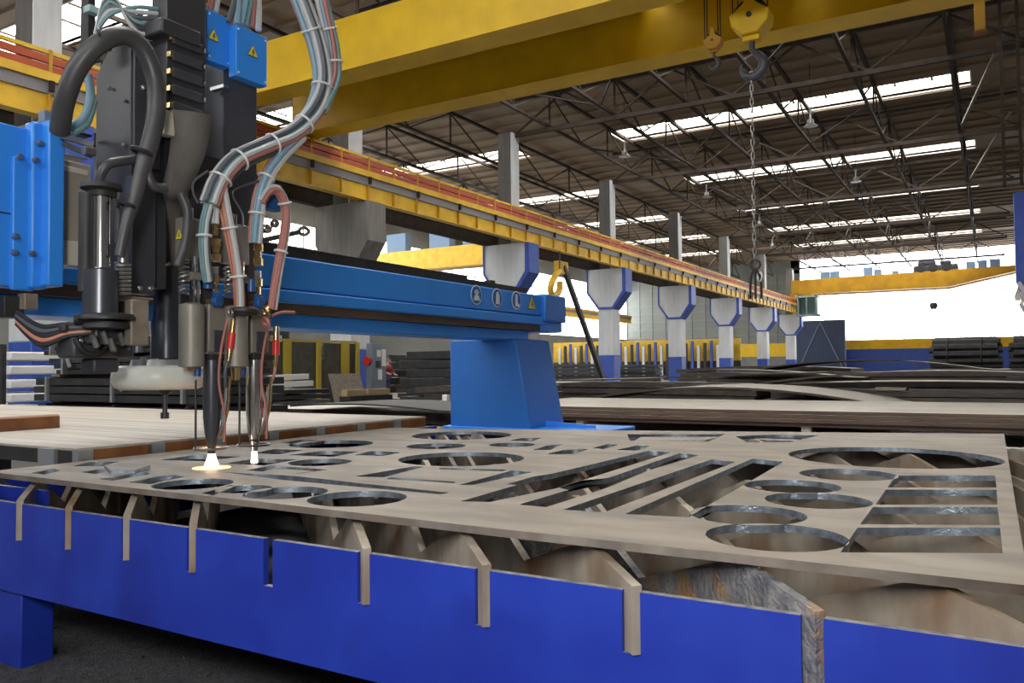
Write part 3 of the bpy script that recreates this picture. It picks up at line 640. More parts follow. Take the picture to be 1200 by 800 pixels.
# ================================================================== CUTTING HEADS ON THE GANTRY
def bx(mb, a, b, d, mi=0):      # a box whose +X face spans the points a (near, top) and b (far, bottom), d deep
    return mb.box((a[0] - d, a[1], b[2]), (a[0], b[1], a[2]), mi)
V3 = Vector
# carriage bracket
t = thing('carriage', 'blue carriage bracket with bolts at the left edge, fixed to the gantry beam', 'carriage', (-3.7, 1.9, 1.6))
bx(MB(), (-3.6000, 1.6170, 2.3164), (-3.6000, 1.9629, 1.6174), .10).build('back_plate', M['mblue'], t, .008)
bx(MB(), (-3.5800, 1.8599, 2.1800), (-3.5800, 1.9521, 1.6041), .03).build('front_plate', M['mblue'], t, .006)
bx(MB(), (-3.5550, 1.9233, 2.3439), (-3.5550, 1.9972, 1.6138), .07).build('channel_web', M['mblue'], t, .012)
bx(MB(), (-3.5000, 1.9660, 2.3534), (-3.5000, 2.0371, 1.6251), .14).build('channel_flange', M['mblue'], t, .008)
bx(MB(), (-3.5950, 1.6198, 1.9273), (-3.5950, 1.9204, 1.9337), .02).build('slot', M['dark'], t, .01)
for (u, v) in ((-3.5500, 1.9369, 2.1742), (-3.5500, 1.9662, 2.1769), (-3.5500, 1.9196, 1.7660), (-3.5700, 1.8594, 1.7604), (-3.5500, 1.9508, 2.2486), (-3.5750, 1.8647, 1.8347), (-3.5750, 1.8749, 2.1789))[0:0]: pass
for p in ((-3.5500, 1.9333, 2.1697), (-3.5500, 1.9232, 1.7627), (-3.5750, 1.8620, 1.7612), (-3.5500, 1.9508, 2.2486), (-3.5750, 1.8647, 1.8311), (-3.5750, 1.8785, 2.1760)):
    MB().cyl(p, (p[0] + .022, p[1], p[2]), .014, .010, 10).build('bolt', M['steel'], t)
bx(MB(), (-3.6000, 1.8389, 1.5783), (-3.6000, 1.9244, 1.4880), .12).build('cable_box', M['dark'], t, .004)
bx(MB(), (-3.5600, 1.9018, 1.5917), (-3.5600, 1.9603, 1.5217), .06).build('foot_bracket', M['tan'], t, .004)
bx(MB(), (-3.5400, 1.9657, 2.4016), (-3.5400, 2.0188, 2.3473), .05).build('hose_clamp', M['cabinet'], t, .004)
m = bx(MB(), (-3.6000, 2.0856, 2.2178), (-3.6000, 2.2186, 1.7897), .16).build('drive_motor', M['beige'], t, .008, label='beige drive motor')
bx(MB(), (-3.5920, 2.0813, 2.1885), (-3.5920, 2.2021, 2.1622), .16).build('motor_plate', M['cream'], m, .004)
bx(MB(), (-3.5920, 2.0885, 1.8477), (-3.5920, 2.1732, 1.7364), .16).build('motor_foot', M['cream'], m, .004)
bx(MB(), (-3.6100, 2.0991, 2.2457), (-3.6100, 2.2124, 2.2472), .15).build('motor_cap', M['steel'], m, .004)

# bevel head with its long dark body
H = thing('plasma_head', 'large dark cutting head with black hoses and a round white ring nozzle', 'cutting head', (-3.3, 2.35, .95))
MB().prism([(-3.2600, 2.1860, 2.7591), (-3.2600, 2.1946, 1.6277), ((-3.2600, 2.1946, 1.6277)[0] - .27, (-3.2600, 2.1946, 1.6277)[1], (-3.2600, 2.1946, 1.6277)[2]), ((-3.2600, 2.1946, 1.6277)[0] - .27, (-3.2600, 2.1946, 1.6277)[1], (-3.2600, 2.1871, 2.6210)[2]), ((-3.2600, 2.1946, 1.6277)[0] - .18, (-3.2600, 2.1946, 1.6277)[1], (-3.2600, 2.1864, 2.7130)[2])],
           (0, .18, 0)).build('body', M['body'], H, .006)
bx(MB(), (-3.5600, 2.5033, 2.8792), (-3.5600, 2.7810, 1.6945), .04).build('back_plate', M['body'], H, .004)
bx(MB(), (-3.2450, 2.1970, 2.7135), (-3.2450, 2.3249, 2.1654), .02).build('body_panel', M['body2'], H, .004)
bx(MB(), (-3.2200, 2.1721, 2.1115), (-3.2200, 2.2891, 1.5909), .05).build('front_panel', M['body2'], H, .006)
for p in ((-3.2150, 2.2094, 1.6149), (-3.2150, 2.2597, 1.6190), (-3.2400, 2.2370, 2.5207), (-3.2400, 2.2473, 2.2644)): MB().ball(p, .014, 10).build('bolt', M['steel'], H)
for p in ((-3.4048, 2.1800, 2.5346), (-3.2907, 2.1800, 2.4556), (-3.2945, 2.1800, 2.2568)): MB().ball(p, .010, 8).build('bolt', M['steel'], H)
bx(MB(), (-3.5000, 2.0264, 2.3199), (-3.5000, 2.1601, 2.3300), .06).build('linkage', M['dark'], H, .003)
MB().bar((-3.5000, 2.0191, 2.2877), (-3.4200, 2.1191, 2.2612), .022).build('linkage', M['hdark'], H, smooth=False)
MB().bar((-3.5000, 2.0270, 2.2592), (-3.4200, 2.1116, 2.2096), .02).build('linkage', M['dark'], H, smooth=False)
MB().cyl((-3.4000, 2.0600, 2.2217), (-3.4000, 2.1070, 2.2248), .02, n=8).build('linkage', M['steel'], H)
bx(MB(), (-3.4000, 2.0759, 3.0503), (-3.4000, 2.1110, 2.6709), .06).build('cable_post', M['dark'], H, .003)
bx(MB(), (-3.3600, 2.0569, 2.8641), (-3.3600, 2.1124, 2.8319), .05).build('junction_box', M['teal'], H, .004, label='small pale blue junction box')
for k, cc in enumerate(('hteal', 'hpale', 'hdark', 'hteal', 'hose', 'hpale')):
    MB().tube([(-3.3600, 2.0854, 2.7378), V3((-3.3000, 2.1102, 2.8170)) + V3((0, 0, .02 * k)), V3((-3.2400, 2.2012, 2.8141)) + V3((0, 0, -.022 * k + .06)), V3((-3.2000, 2.3098, 2.8925)) + V3((0, 0, -.02 * k))], .010, 7, 6).build('top_cable', M[cc], H)
# z slide with ribs
bx(MB(), (-3.1400, 2.2821, 3.1479), (-3.1400, 2.4922, 2.3151), .11).build('slide', M['body'], H, .006)
for k in range(6):
    y0 = (-3.1200, 2.2995, 2.9162)[1]; y1 = (-3.1200, 2.4589, 2.9790)[1]; z = (-3.1200, 2.3029, 2.3365)[2] + k * .077
    MB().box((-3.14, y0, z), (-3.118, y1, z + .046)).build('slide_rib', M['body2'], H, .006)
    MB().box((-3.14, y0 - .02, z + .008), (-3.112, y0 - .005, z + .036)).build('brass_screw', M['brass'], H, .003)
    MB().box((-3.14, y1 + .006, z + .01), (-3.115, y1 + .018, z + .03)).build('side_screw', M['steel'], H, .003)
bx(MB(), (-3.1000, 2.2293, 2.8151), (-3.1000, 2.4349, 2.7447), .14).build('slide_cover', M['body'], H, .01)
for a, b in (((-3.0900, 2.2374, 2.3982), (-3.0900, 2.2897, 2.2901)), ((-3.0900, 2.4425, 2.4306), (-3.0900, 2.4664, 2.3493))): bx(MB(), a, b, .05).build('clamp_jaw', M['cream'], H, .004)
MB().tube([(-3.0700, 2.3580, 2.4123), (-3.1000, 2.3727, 2.2924), (-3.1800, 2.3934, 2.1710), (-3.2500, 2.4052, 2.0947), (-3.3000, 2.4104, 2.0453), (-3.3600, 2.4592, 1.9950), (-3.4000, 2.4749, 1.9273), (-3.4300, 2.5115, 1.8435), (-3.4500, 2.5218, 1.7793)],
          [.088, .080, .066, .056, .056, .062, .049, .056, .052], 14, 5).build('canvas_sleeve', M['sleeve'], H)
MB().torus((-3.3100, 2.4177, 2.0397), .053, .013, (.05, 0, 1), 20, 6).build('sleeve_tie', M['sleeve'], H)
MB().torus((-3.4500, 2.5171, 1.7663), .060, .011, (0, 0, 1), 24, 6).build('hose_band', M['chrome'], H)
c = V3((-3.4500, 2.5171, 1.7621))
MB().lathe([(.056, 0), (.062, -.02), (.064, -.25), (.072, -.27), (.074, -.45), (.06, -.46), (.06, -.50)], (c.x, c.y, c.z), 24).build('torch_body', M['tube'], H)
c = V3((-3.4500, 2.4783, 1.2210))
MB().lathe([(.02, .085), (.125, .085), (.132, .056), (.02, .056)], c, 32).build('ring_flange', M['galv'], H)
MB().lathe([(.05, .053), (.172, .056), (.198, .046), (.211, .020), (.211, -.022), (.198, -.047), (.172, -.058), (.05, -.058)], c, 48).build('ring_nozzle', M['ceramic'], H, label='round frosted white ring with a brownish lower rim')
MB().lathe([(.035, -.05), (.035, -.07), (.012, -.085), (.012, -.17), (.02, -.17), (.02, -.20), (.005, -.20)], (c.x, c.y + .03, c.z), 14).build('nozzle_tip', M['tube'], H)
for p in ((-3.4000, 2.3564, 1.3181), (-3.3800, 2.4048, 1.3102)): MB().cyl(p, (p[0], p[1], p[2] - .05), .013, n=8).build('fitting', M['steel'], H)
# black hoses of the head
def tube(pts, r, name, m, par, n=10, k=6): return MB().tube(pts, r, n, k).build(name, M[m], par)
tube([(-3.3000, 1.8964, 2.2480), (-3.2000, 1.8585, 2.3483), (-3.1200, 1.8661, 2.4746), (-3.0600, 1.9211, 2.5778), (-3.0400, 2.0118, 2.6335), (-3.0400, 2.0977, 2.6056), (-3.0400, 2.1550, 2.4885), (-3.0400, 2.1561, 2.3231), (-3.0400, 2.1168, 2.1674), (-3.0400, 2.0706, 1.9959), (-3.0500, 2.0321, 1.8590), (-3.0600, 2.0095, 1.7230)],
     [.040, .040, .040, .040, .038, .038, .038, .038, .036, .030, .024, .020], 'large_hose', 'hose', H, 12)
tube([(-3.3200, 1.9439, 2.2776), (-3.3000, 1.9982, 2.3322), (-3.3000, 2.0275, 2.4363), (-3.3200, 2.0275, 2.5292)], .018, 'blue_hose', 'hblue', H)
tube([(-3.3200, 1.9588, 2.2595), (-3.3000, 2.0134, 2.3141), (-3.3000, 2.0430, 2.4184)], .016, 'teal_hose', 'hteal', H)
tube([(-3.1400, 1.9766, 2.0011), (-3.1200, 1.9635, 2.0561), (-3.1000, 1.9874, 2.1044), (-3.1000, 2.0712, 2.1368), (-3.1000, 2.1264, 2.1562)], .020, 'loop_hose', 'hose', H)
tube([(-3.0500, 2.1236, 2.1850), (-3.0300, 2.1103, 2.0922), (-3.0200, 2.1358, 2.0309), (-3.0200, 2.1930, 2.0344)], .020, 'loop_hose', 'hose', H)
tube([(-3.0400, 2.2842, 2.0315), (-3.0300, 2.3120, 1.9445), (-3.0300, 2.2996, 1.8106), (-3.0400, 2.2688, 1.7065)], .020, 'loop_hose', 'hose', H)
MB().torus((-3.0400, 2.0929, 2.1692), .040, .010, (.2, .3, 1), 18, 6).build('hose_strap', M['black'], H)
MB().torus((-3.0500, 2.0315, 1.9367), .034, .008, (.2, .3, 1), 18, 6).build('hose_strap', M['black'], H)
MB().torus((-3.0600, 1.9355, 2.5968), .042, .008, (1, .7, .5), 18, 6).build('hose_strap', M['black'], H)
# chrome cylinder, dark cylinder, spring
c = V3((-3.1200, 1.9677, 1.9970))
MB().lathe([(.02, .02), (.075, .02), (.080, .0), (.055, -.01), (.05, -.03), (.01, -.03)], c, 24).build('cylinder_cap', M['dark'], H)
MB().cyl((c.x, c.y, c.z - .025), (c.x, c.y, c.z - .40), .036, n=20).build('chrome_cylinder', M['chrome'], H, label='shining chrome cylinder')
MB().cyl((c.x + .03, c.y + .05, c.z + .01), (c.x + .03, c.y + .05, c.z - .22), .009, n=8).build('guide_rod', M['chrome'], H)
MB().cyl((c.x - .03, c.y - .045, c.z - .02), (c.x - .03, c.y - .045, c.z - .42), .03, n=12).build('cylinder_body', M['dark'], H)
c2 = V3((-3.1200, 1.9670, 1.6528)); MB().lathe([(.05, .02), (.066, .01), (.068, -.19), (.05, -.2)], c2, 20).build('lower_cylinder', M['tube'], H)
for k, (p, q) in enumerate((((-3.1000, 2.0513, 1.7024), (-3.1000, 2.0524, 1.5671)),)):
    MB().spring(p, q, .028, .007, 8).build('spring', M['steel'], H); MB().cyl(p, q, .018, n=8).build('spring_rod', M['dark'], H)
MB().cyl((-3.1000, 2.0507, 1.7809), (-3.1000, 2.0513, 1.7024), .022, n=10).build('spring_cap', M['steel'], H)
MB().cyl((-3.1000, 2.0504, 1.8238), (-3.1000, 2.0508, 1.7666), .010, n=8).build('spring_pin', M['steel'], H)
bx(MB(), (-3.1200, 2.0198, 1.5693), (-3.1200, 2.2098, 1.5574), .12).build('yoke_plate', M['tan'], H, .004)
bx(MB(), (-3.0500, 2.0575, 1.5506), (-3.0500, 2.1414, 1.3581), .05).build('yoke_arm', M['tan'], H, .008)
bx(MB(), (-3.1500, 2.0471, 1.5479), (-3.1500, 2.1498, 1.4520), .10).build('yoke_block', M['body'], H, .01)
c = V3((-3.1200, 1.9945, 1.4585)); MB().lathe([(.03, .03), (.10, .028), (.11, .016), (.11, .004), (.03, .0)], c, 24).build('pivot_disc', M['black'], H)
MB().lathe([(.03, -.005), (.085, -.006), (.09, -.03), (.04, -.035)], c, 24).build('pivot_disc', M['dark'], H)
bx(MB(), (-3.2400, 1.8837, 1.4509), (-3.2400, 2.1706, 1.4113), .10).build('arm_block', M['dark'], H, .01)
bx(MB(), (-3.2200, 1.9148, 1.3957), (-3.2200, 2.1904, 1.3067), .12).build('arm_block', M['body'], H, .012)
bx(MB(), (-3.2400, 2.0155, 1.3060), (-3.2400, 2.1318, 1.2477), .1).build('arm_block', M['body2'], H, .01)
for p in ((-3.2150, 1.9443, 1.3754), (-3.2150, 2.0295, 1.3631), (-3.2150, 2.0910, 1.3425), (-3.2150, 2.1543, 1.3508), (-3.2350, 1.9816, 1.4266), (-3.2350, 2.1270, 1.4319)): MB().ball(p, .012, 8).build('bolt', M['steel'], H)
MB().tube([(-3.2000, 1.9101, 1.3881), (-3.1900, 1.9331, 1.3396), (-3.1900, 1.9917, 1.3264), (-3.1900, 2.0514, 1.3773)], .012, 8, 5).build('cable', M['black'], H)
MB().cyl((-3.2000, 1.9023, 1.4642), (-3.1000, 2.0762, 1.4758), .022, n=10).build('pivot_shaft', M['dark'], H)
for k in range(5):
    o = .012 * k
    tube([V3((-3.5000, 1.8395, 1.5013)) + V3((0, 0, -o)), V3((-3.3500, 1.8557, 1.4396)) + V3((0, 0, -o * 1.6)), V3((-3.2500, 1.9108, 1.4455)) + V3((0, 0, -o)), V3((-3.1500, 1.9878, 1.4381)) + V3((0, 0, -o * .5))], .010, 'cable', ('black', 'hdark', 'black', 'horange', 'black')[k], H, 7)
for p in ((-3.1000, 1.9204, 1.3994), (-3.1000, 1.9637, 1.4146), (-3.1000, 1.9934, 1.3877), (-3.1200, 2.0515, 1.4112)): MB().cyl(p, (p[0], p[1] + .02, p[2] - .05), .012, n=8).build('fitting', M['steel'], H)
bx(MB(), (-3.1400, 1.9595, 1.4332), (-3.1400, 2.1276, 1.3634), .1).build('valve_block', M['body'], H, .01)

# head mast behind the torches and the two blue boxes
T2 = thing('torch_lifter', 'dark upright lifter mast carrying two blue boxes above the torches', 'lifter', (-3.35, 2.75, 1.5))
bx(MB(), (-3.2800, 2.7086, 2.8550), (-3.2800, 2.9250, 1.7121), .14).build('mast', M['body2'], T2, .006)
bx(MB(), (-3.3000, 2.5260, 2.3141), (-3.3000, 2.7285, 1.9886), .08).build('mast_plate', M['body'], T2, .006)
def ebox(a, b, d, sign):
    o = bx(MB(), a, b, d).build('blue_box', M['mblue'], T2, .004, label='blue electrical box with a lightning warning sign')
    tri_sign('warning_sign', o, sign, .036)
    for y in (a[1] + .012, b[1] - .012):
        for z in (a[2] - .02, b[2] + .02): MB().cyl((a[0], y, z), (a[0] + .004, y, z), .005, n=8).build('screw', M['signw'], o, smooth=False)
ebox((-3.1200, 2.6521, 2.9369), (-3.1200, 2.8464, 2.6839), .055, (-3.1170, 2.7500, 2.8304))
ebox((-3.1800, 2.5307, 2.9804), (-3.1800, 2.6673, 2.7351), .06, (-3.1770, 2.5632, 2.8590))
bx(MB(), (-3.2200, 2.6597, 2.6640), (-3.2200, 2.6908, 2.6477), .1).build('box_bracket', M['steel'], T2, smooth=False)
for k, (a, b, cc) in enumerate((((-3.2000, 2.5614, 2.9887), (-3.2000, 2.5803, 3.2144), 'hred'), ((-3.2000, 2.5912, 2.9917), (-3.2000, 2.6205, 3.2318), 'hpale'), ((-3.1600, 2.6395, 2.9499), (-3.1600, 2.7221, 3.2649), 'hdark'), ((-3.1500, 2.7091, 2.9647), (-3.1500, 2.7563, 3.2770), 'hblue'), ((-3.1500, 2.7356, 2.9658), (-3.1500, 2.7890, 3.2911), 'hteal'), ((-3.1500, 2.7734, 2.9709), (-3.1500, 2.7780, 3.2864), 'hred'), ((-3.1500, 2.8173, 2.9694), (-3.1500, 2.7999, 3.2958), 'hpale'), ((-3.1500, 2.6828, 2.9550), (-3.1500, 2.6819, 3.2449), 'hblue'))):
    tube([a, V3(a) * .6 + V3(b) * .4 + V3((.01, .0, 0)), b], .015, 'supply_hose', cc, T2, 8, 4)

# bundles of gas hoses
def bundle(par, pts, R, spec, r=.0105, ties=(), twist=.5, name='hose'):
    P = catmull([V3(p) for p in pts], 6); n = len(spec)
    for i, cc in enumerate(spec):
        a0 = 2 * PI * i / n * 1.0; rad = R * (1.0 if i % 3 else .45); out = []
        for k, p in enumerate(P):
            d = (P[min(k + 1, len(P) - 1)] - P[max(k - 1, 0)]).normalized(); u = d.cross(V3((1, .3, .2))).normalized(); v = d.cross(u)
            a = a0 + twist * k / len(P) * 2
            out.append(p + (u * math.cos(a) + v * math.sin(a)) * rad)
        MB().tube(out, r, 7).build(name, M[cc], par)
    for f in ties:
        k = int(f * (len(P) - 2)); d = (P[k + 1] - P[k]).normalized()
        MB().torus(P[k], R + r, .006, d, 18, 6).build('cable_tie', M['tie'], par)
HB = thing('hose_bundle', 'thick bundle of blue, red and pale gas hoses curving down to the torches', 'hoses', (-3.0500, 2.4406, 2.0065))
sp1 = ['hpale', 'hblue', 'hred', 'hteal', 'hpale', 'hdark', 'hblue', 'hred', 'hpale', 'hteal', 'hdark', 'hpale']
main = [(-2.9800, 2.8675, 3.2361), (-2.9600, 2.9531, 3.0682), (-2.9500, 3.0275, 2.9154), (-2.9500, 3.0643, 2.7485), (-2.9600, 3.0129, 2.5795), (-2.9800, 2.8794, 2.4258), (-3.0000, 2.7107, 2.3208), (-3.0200, 2.5642, 2.2254), (-3.0400, 2.4840, 2.1156), (-3.0500, 2.4453, 2.0073)]
bundle(HB, main, .037, sp1, .0145, (.17, .36, .52, .66, .78, .9))
bundle(HB, [(-2.9300, 2.9951, 3.2769), (-2.9100, 3.0479, 3.0701), (-2.9100, 3.1042, 2.9106), (-2.9200, 3.1210, 2.7600), (-2.9400, 3.0537, 2.5871)], .024, ['hblue', 'hpale', 'hred', 'hpale', 'hteal', 'hred'], .013, (.35, .62))
bundle(HB, [(-3.0500, 2.4453, 2.0152), (-3.0500, 2.4179, 1.9053), (-3.0500, 2.4185, 1.7694), (-3.0600, 2.4456, 1.6562)], .020, ['hteal', 'hblue', 'hdark', 'hpale'], .011, (.5,), .2)
bundle(HB, [(-3.0400, 2.4745, 2.1059), (-3.0500, 2.4736, 2.0121), (-3.0500, 2.4692, 1.9247)], .012, ['hpale', 'hteal', 'hpale'], .010, (), .1)
bundle(HB, [(-3.0300, 2.4805, 2.1453), (-3.0300, 2.5048, 2.0470), (-3.0200, 2.5260, 1.9303), (-3.0200, 2.5557, 1.8148), (-3.0200, 2.5859, 1.6660), (-3.0200, 2.5963, 1.5385)], .020, ['horange', 'horange', 'hpale', 'horange', 'hpale'], .0145, (.45, .8), .3)
bundle(HB, [(-2.9700, 2.9275, 2.4274), (-2.9800, 2.8118, 2.3074), (-2.9900, 2.7339, 2.1996), (-3.0000, 2.6953, 2.0939), (-3.0100, 2.6835, 1.9818), (-3.0200, 2.6823, 1.8592)], .024, ['hblue', 'horange', 'hpale', 'horange', 'hpale', 'hblue'], .014, (.45, .8), .3)
bundle(HB, [(-2.9800, 2.6827, 2.0482), (-2.9700, 2.7264, 2.1126), (-2.9600, 2.7821, 2.1133), (-2.9600, 2.8209, 2.0361), (-2.9600, 2.8099, 1.9124), (-2.9700, 2.7864, 1.7847), (-2.9800, 2.7686, 1.6588), (-2.9900, 2.7564, 1.5465)], .017, ['hred', 'horange', 'hpale', 'hred'], .0125, (.4, .7), .3)
tube([(-3.0500, 2.4353, 2.1623), (-3.0800, 2.3854, 2.1093), (-3.0800, 2.3766, 2.0571), (-3.0600, 2.3886, 2.0065)], .006, 'thin_wire', 'hose', HB, 6)
tube([(-3.0000, 2.6847, 2.1579), (-3.0500, 2.5901, 2.1051), (-3.0600, 2.5888, 2.0654), (-3.0500, 2.6309, 1.9981), (-3.0500, 2.6362, 1.9335)], .006, 'thin_wire', 'hose', HB, 6)

# oxyfuel torch stations
def torch(t, q, two):
    # q: position of the torch axis on the plate; everything is built round that axis
    X, Y = q; Zp = PT
    P = lambda dx, dy, z: (X + dx, Y + dy, z)
    MB().lathe([(.003, .055), (.016, .06), (.020, .10), (.026, .13), (.032, .16), (.040, .24), (.040, .50), (.034, .505), (.02, .51)], P(0, 0, Zp), 20).build('torch_tube', M['tube'] if not two else M['chrome'], t)
    MB().lathe([(.006, .045), (.012, .05), (.012, .075), (.006, .078)], P(0, 0, Zp), 12).build('nozzle', M['steel'], t)
    MB().torus(P(0, -.005, Zp + .092), .072, .006, (0, 0, 1), 32, 6).build('sensor_ring', M['steel'] if not two else M['tube'], t)
    MB().cyl(P(-.02, -.073, Zp + .092), P(-.02, -.073, 1.21), .005, n=6).build('sensor_rod', M['dark'], t)
    for dy, a, b in ((.018, Zp + .20, 1.17), (.036, Zp + .23, 1.22)):
        MB().tube([P(.035, dy - .01, Zp + .14), P(.05, dy, a), P(.052, dy + .012, 1.08), P(.055, dy + .018, b)], .008, 7, 4).build('gas_pipe', M['brass'] if dy > .02 else M['steel'], t)
    MB().tube([P(.05, .03, Zp + .12), P(.055, .026, 1.05), P(.05, -.002, 1.20), P(.06, .004, 1.36), P(.05, .05, 1.50)], .006, 7, 5).build('red_line', M['hred'], t)
    MB().box(P(-.05, -.03, 1.09 + .21), P(.03, .09, 1.09 + .24)).build('tube_clamp', M['dark'], t, .004)
    MB().box(P(-.05, -.035, 1.335), P(.02, .075, 1.56)).build('holder_plate', M['taupe'], t, .006)
    MB().box(P(.018, -.008, 1.34), P(.024, .05, 1.44)).build('holder_cover', M['body2'], t, .003)
    MB().lathe([(.03, 1.265), (.056, 1.27), (.056, 1.55), (.03, 1.56)], P(.0, -.112, 0), 20).build('lift_motor', M['taupe'], t)
    MB().cyl(P(.0, -.112, 1.205 if two else 1.25), P(.0, -.112, 1.27), .018, .026, 12).build('motor_fitting', M['brass'], t)
    MB().cyl(P(.0, -.08, 1.225), P(.0, -.08, 1.27), .016, n=10).build('motor_plug', M['bluek'], t)
    # upper drive box, springs and rods
    MB().box(P(-.07, -.15, 1.76), P(.0, -.03, 1.95)).build('drive_box', M['taupe'] if not two else M['galv'], t, .004)
    MB().cyl(P(-.03, -.10, 1.95), P(-.03, -.10, 2.0), .014, n=10).build('drive_fitting', M['steel'], t)
    MB().spring(P(.0, -.155, 1.6), P(.0, -.155, 1.74), .020, .005, 7).build('spring', M['steel'], t)
    for dy in (-.11, -.085): MB().cyl(P(.01, dy, 1.55), P(.01, dy, 1.77), .010, n=8).build('guide_rod', M['chrome'], t)
    MB().box(P(-.03, -.135, 1.665), P(.03, -.06, 1.70)).build('guide_block', M['taupe'], t, .003)
    # brass valves and blue knobs
    for z, r in ((1.62, .016), (1.66, .024), (1.70, .018), (1.76, .026), (1.80, .019), (1.83, .027), (1.88, .018), (1.91, .024)):
        MB().cyl(P(.02, .0, z), P(.02, .0, z + .035), r, n=8).build('valve', M['brass'] if z != 1.70 else M['steel'], t)
    MB().cyl(P(.015, -.035, 1.63), P(.015, -.035, 1.69), .024, n=10).build('check_valve', M['bluek'], t)
    MB().cyl(P(.03, -.012, 1.575), P(.06, -.006, 1.575), .030, n=16).build('knob', M['bluek'], t, .004, label='round blue valve knob')
    MB().cyl(P(.0, -.03, 1.575), P(.03, -.014, 1.575), .016, n=8).build('knob_stem', M['brass'], t)
    # red flashback sleeve
    a = V3(P(.04, .10, 1.40)) if two else V3(P(.075, .052, 1.425)); d = V3((.0, -.012, -.075)) if not two else V3((0, -.002, -.075))
    MB().cyl(a - d * .9, a, .015, n=10).build('line_fitting', M['brass'], t)
    MB().cyl(a, a + d, .018, n=12).build('red_sleeve', M['red'], t)
    MB().cyl(a + d, a + d * 1.8, .014, .008, 10).build('line_fitting', M['brass'], t)
    MB().tube([a + d * 1.7, a + d * 2.4 + V3((0, -.01, 0)), V3(P(.045, .04, 1.14)), V3(P(.04, .022, 1.02))], .008, 7, 4).build('gas_line', M['hdark'] if not two else M['hred'], t)
    MB().box(P(-.06, -.08, 1.56), P(-.02, .02, 1.95)).build('rear_plate', M['body'], t, .004)
QA = (-3.1256, 2.5209, 0.8); QB = (-3.0784, 2.7314, 0.8)
TA = thing('torch', 'left cutting torch with steel sensor ring just above the larger flame', 'torch', (QA[0], QA[1], PT)); torch(TA, QA[:2], False)
TB = thing('torch', 'right cutting torch with shiny dark tube above the smaller flame', 'torch', (QB[0], QB[1], PT)); torch(TB, QB[:2], True)
g = V3((-3.1300, 2.4165, 1.8304)); x, y, z = QA[0] - .037, QA[1] - .1505, 1.87
s = MB().prism([(x + a * .030, y, z + b * .030) for a, b in ((0, 1), (.95, -.7), (-.95, -.7))], (0, -.002, 0)).build('warning_sign', M['signk'], TA, smooth=False)
MB().prism([(x + a * .027, y - .002, z + b * .027) for a, b in ((0, 1), (.95, -.7), (-.95, -.7))], (0, -.001, 0)).build('sign_field', M['signy'], s, smooth=False)
MB().prism([(x + a * .015, y - .003, z - .004 + b * .015) for a, b in ((.15, .95), (-.35, -.05), (.0, -.05), (-.2, -.9), (.4, .2), (.05, .2), (.4, .95))], (0, -.001, 0)).build('lightning_mark', M['signk'], s, smooth=False)
c = V3((-3.0000, 2.5991, 1.5297)); MB().lathe([(.01, -.022), (.060, -.020), (.072, -.005), (.070, .008), (.05, .016), (.01, .018)], c, 24).build('rubber_boot', M['black'], TB)
MB().torus((-2.9800, 2.5036, 1.5156), .018, .006, (1, .4, .3), 14, 6).build('key_ring', M['steel'], TB)
MB().torus((-2.9800, 2.7153, 1.5314), .026, .010, (.4, 1, .3), 14, 6).build('pipe_coil', M['brass'], TB)
MB().torus((-2.9800, 2.7153, 1.4781), .024, .010, (.3, 1, .4), 14, 6).build('pipe_coil', M['hred'], TB)
bx(MB(), (-3.0300, 2.7543, 2.1754), (-3.0300, 2.8649, 2.0423), .05).build('blue_valve_body', M['bluek'], TB, .008)
MB().ball((-3.0200, 2.7510, 1.9390), .034, 12, (.8, 1, .7)).build('foil_wrap', M['chrome'], TB)
MB().ball((-3.0200, 2.8054, 1.9723), .024, 10).build('foil_wrap', M['chrome'], TB)
MB().cyl((-3.0200, 2.7191, 1.8763), (-3.0200, 2.9650, 1.9525), .013, n=10).build('side_rod', M['tube'], TB)
MB().torus((-3.0200, 3.0006, 1.9620), .024, .010, (.6, -.6, .5), 14, 6).build('side_rod_eye', M['chrome'], TB)
tube([(-2.9800, 2.7473, 1.5125), (-2.9800, 2.8126, 1.5326), (-2.9700, 2.8872, 1.5363)], .008, 'gas_line', 'hred', TB)
def flame(lbl, q, h, r0, r1, mm, pool):
    t = thing('flame', lbl, 'flame', (q[0], q[1], PT), 'torch flames')
    MB().lathe([(.004, h), (r0, h - .004), (r0 * 1.15, h * .6), (r1, .006), (r1 * .8, .002)], (q[0], q[1], PT), 14).build('flame_jet', M[mm], t)
    if pool: MB().lathe([(.005, .003), (pool * .4, .004), (pool, .0012), (pool, .0005)], (q[0], q[1], PT), 24).build('glow_disc', M['glow'], t)  # flame's glow on the plate, drawn as an emissive disc
flame('larger orange flame of the left torch spreading a glowing spot on the plate', QA, .092, .015, .034, 'flame', .085)
flame('thin pale flame of the right torch', QB, .088, .011, .016, 'flamep', 0)

# ================================================================== STORED STEEL AND BACKGROUND THINGS
def sheet(name, x0, x1, y0, y1, z, th, mt, me_, warp, ph=0, nx=18, par=None, tilt=0.0):
    # one steel plate: nx strips along x, bent by warp
    m = MB(); top = []; bot = []
    for i in range(nx + 1):
        f = i / nx; x = x0 + (x1 - x0) * f; dz = warp(f) + tilt * (f - .5)
        top.append([m.b.verts.new((x, y, z + dz + th)) for y in (y0, y1)]); bot.append([m.b.verts.new((x, y, z + dz)) for y in (y0, y1)])
    F = m.b.faces.new
    for i in range(nx):
        F((top[i][0], top[i + 1][0], top[i + 1][1], top[i][1])).material_index = 0
        for q in ((bot[i][0], bot[i][1], bot[i + 1][1], bot[i + 1][0]), (bot[i][0], bot[i + 1][0], top[i + 1][0], top[i][0]), (bot[i][1], top[i][1], top[i + 1][1], bot[i + 1][1])): F(q).material_index = 1
    for i in (0, nx): F((bot[i][0], top[i][0], top[i][1], bot[i][1])).material_index = 1
    return m.build(name, [M[mt], M[me_]], par, smooth=False)
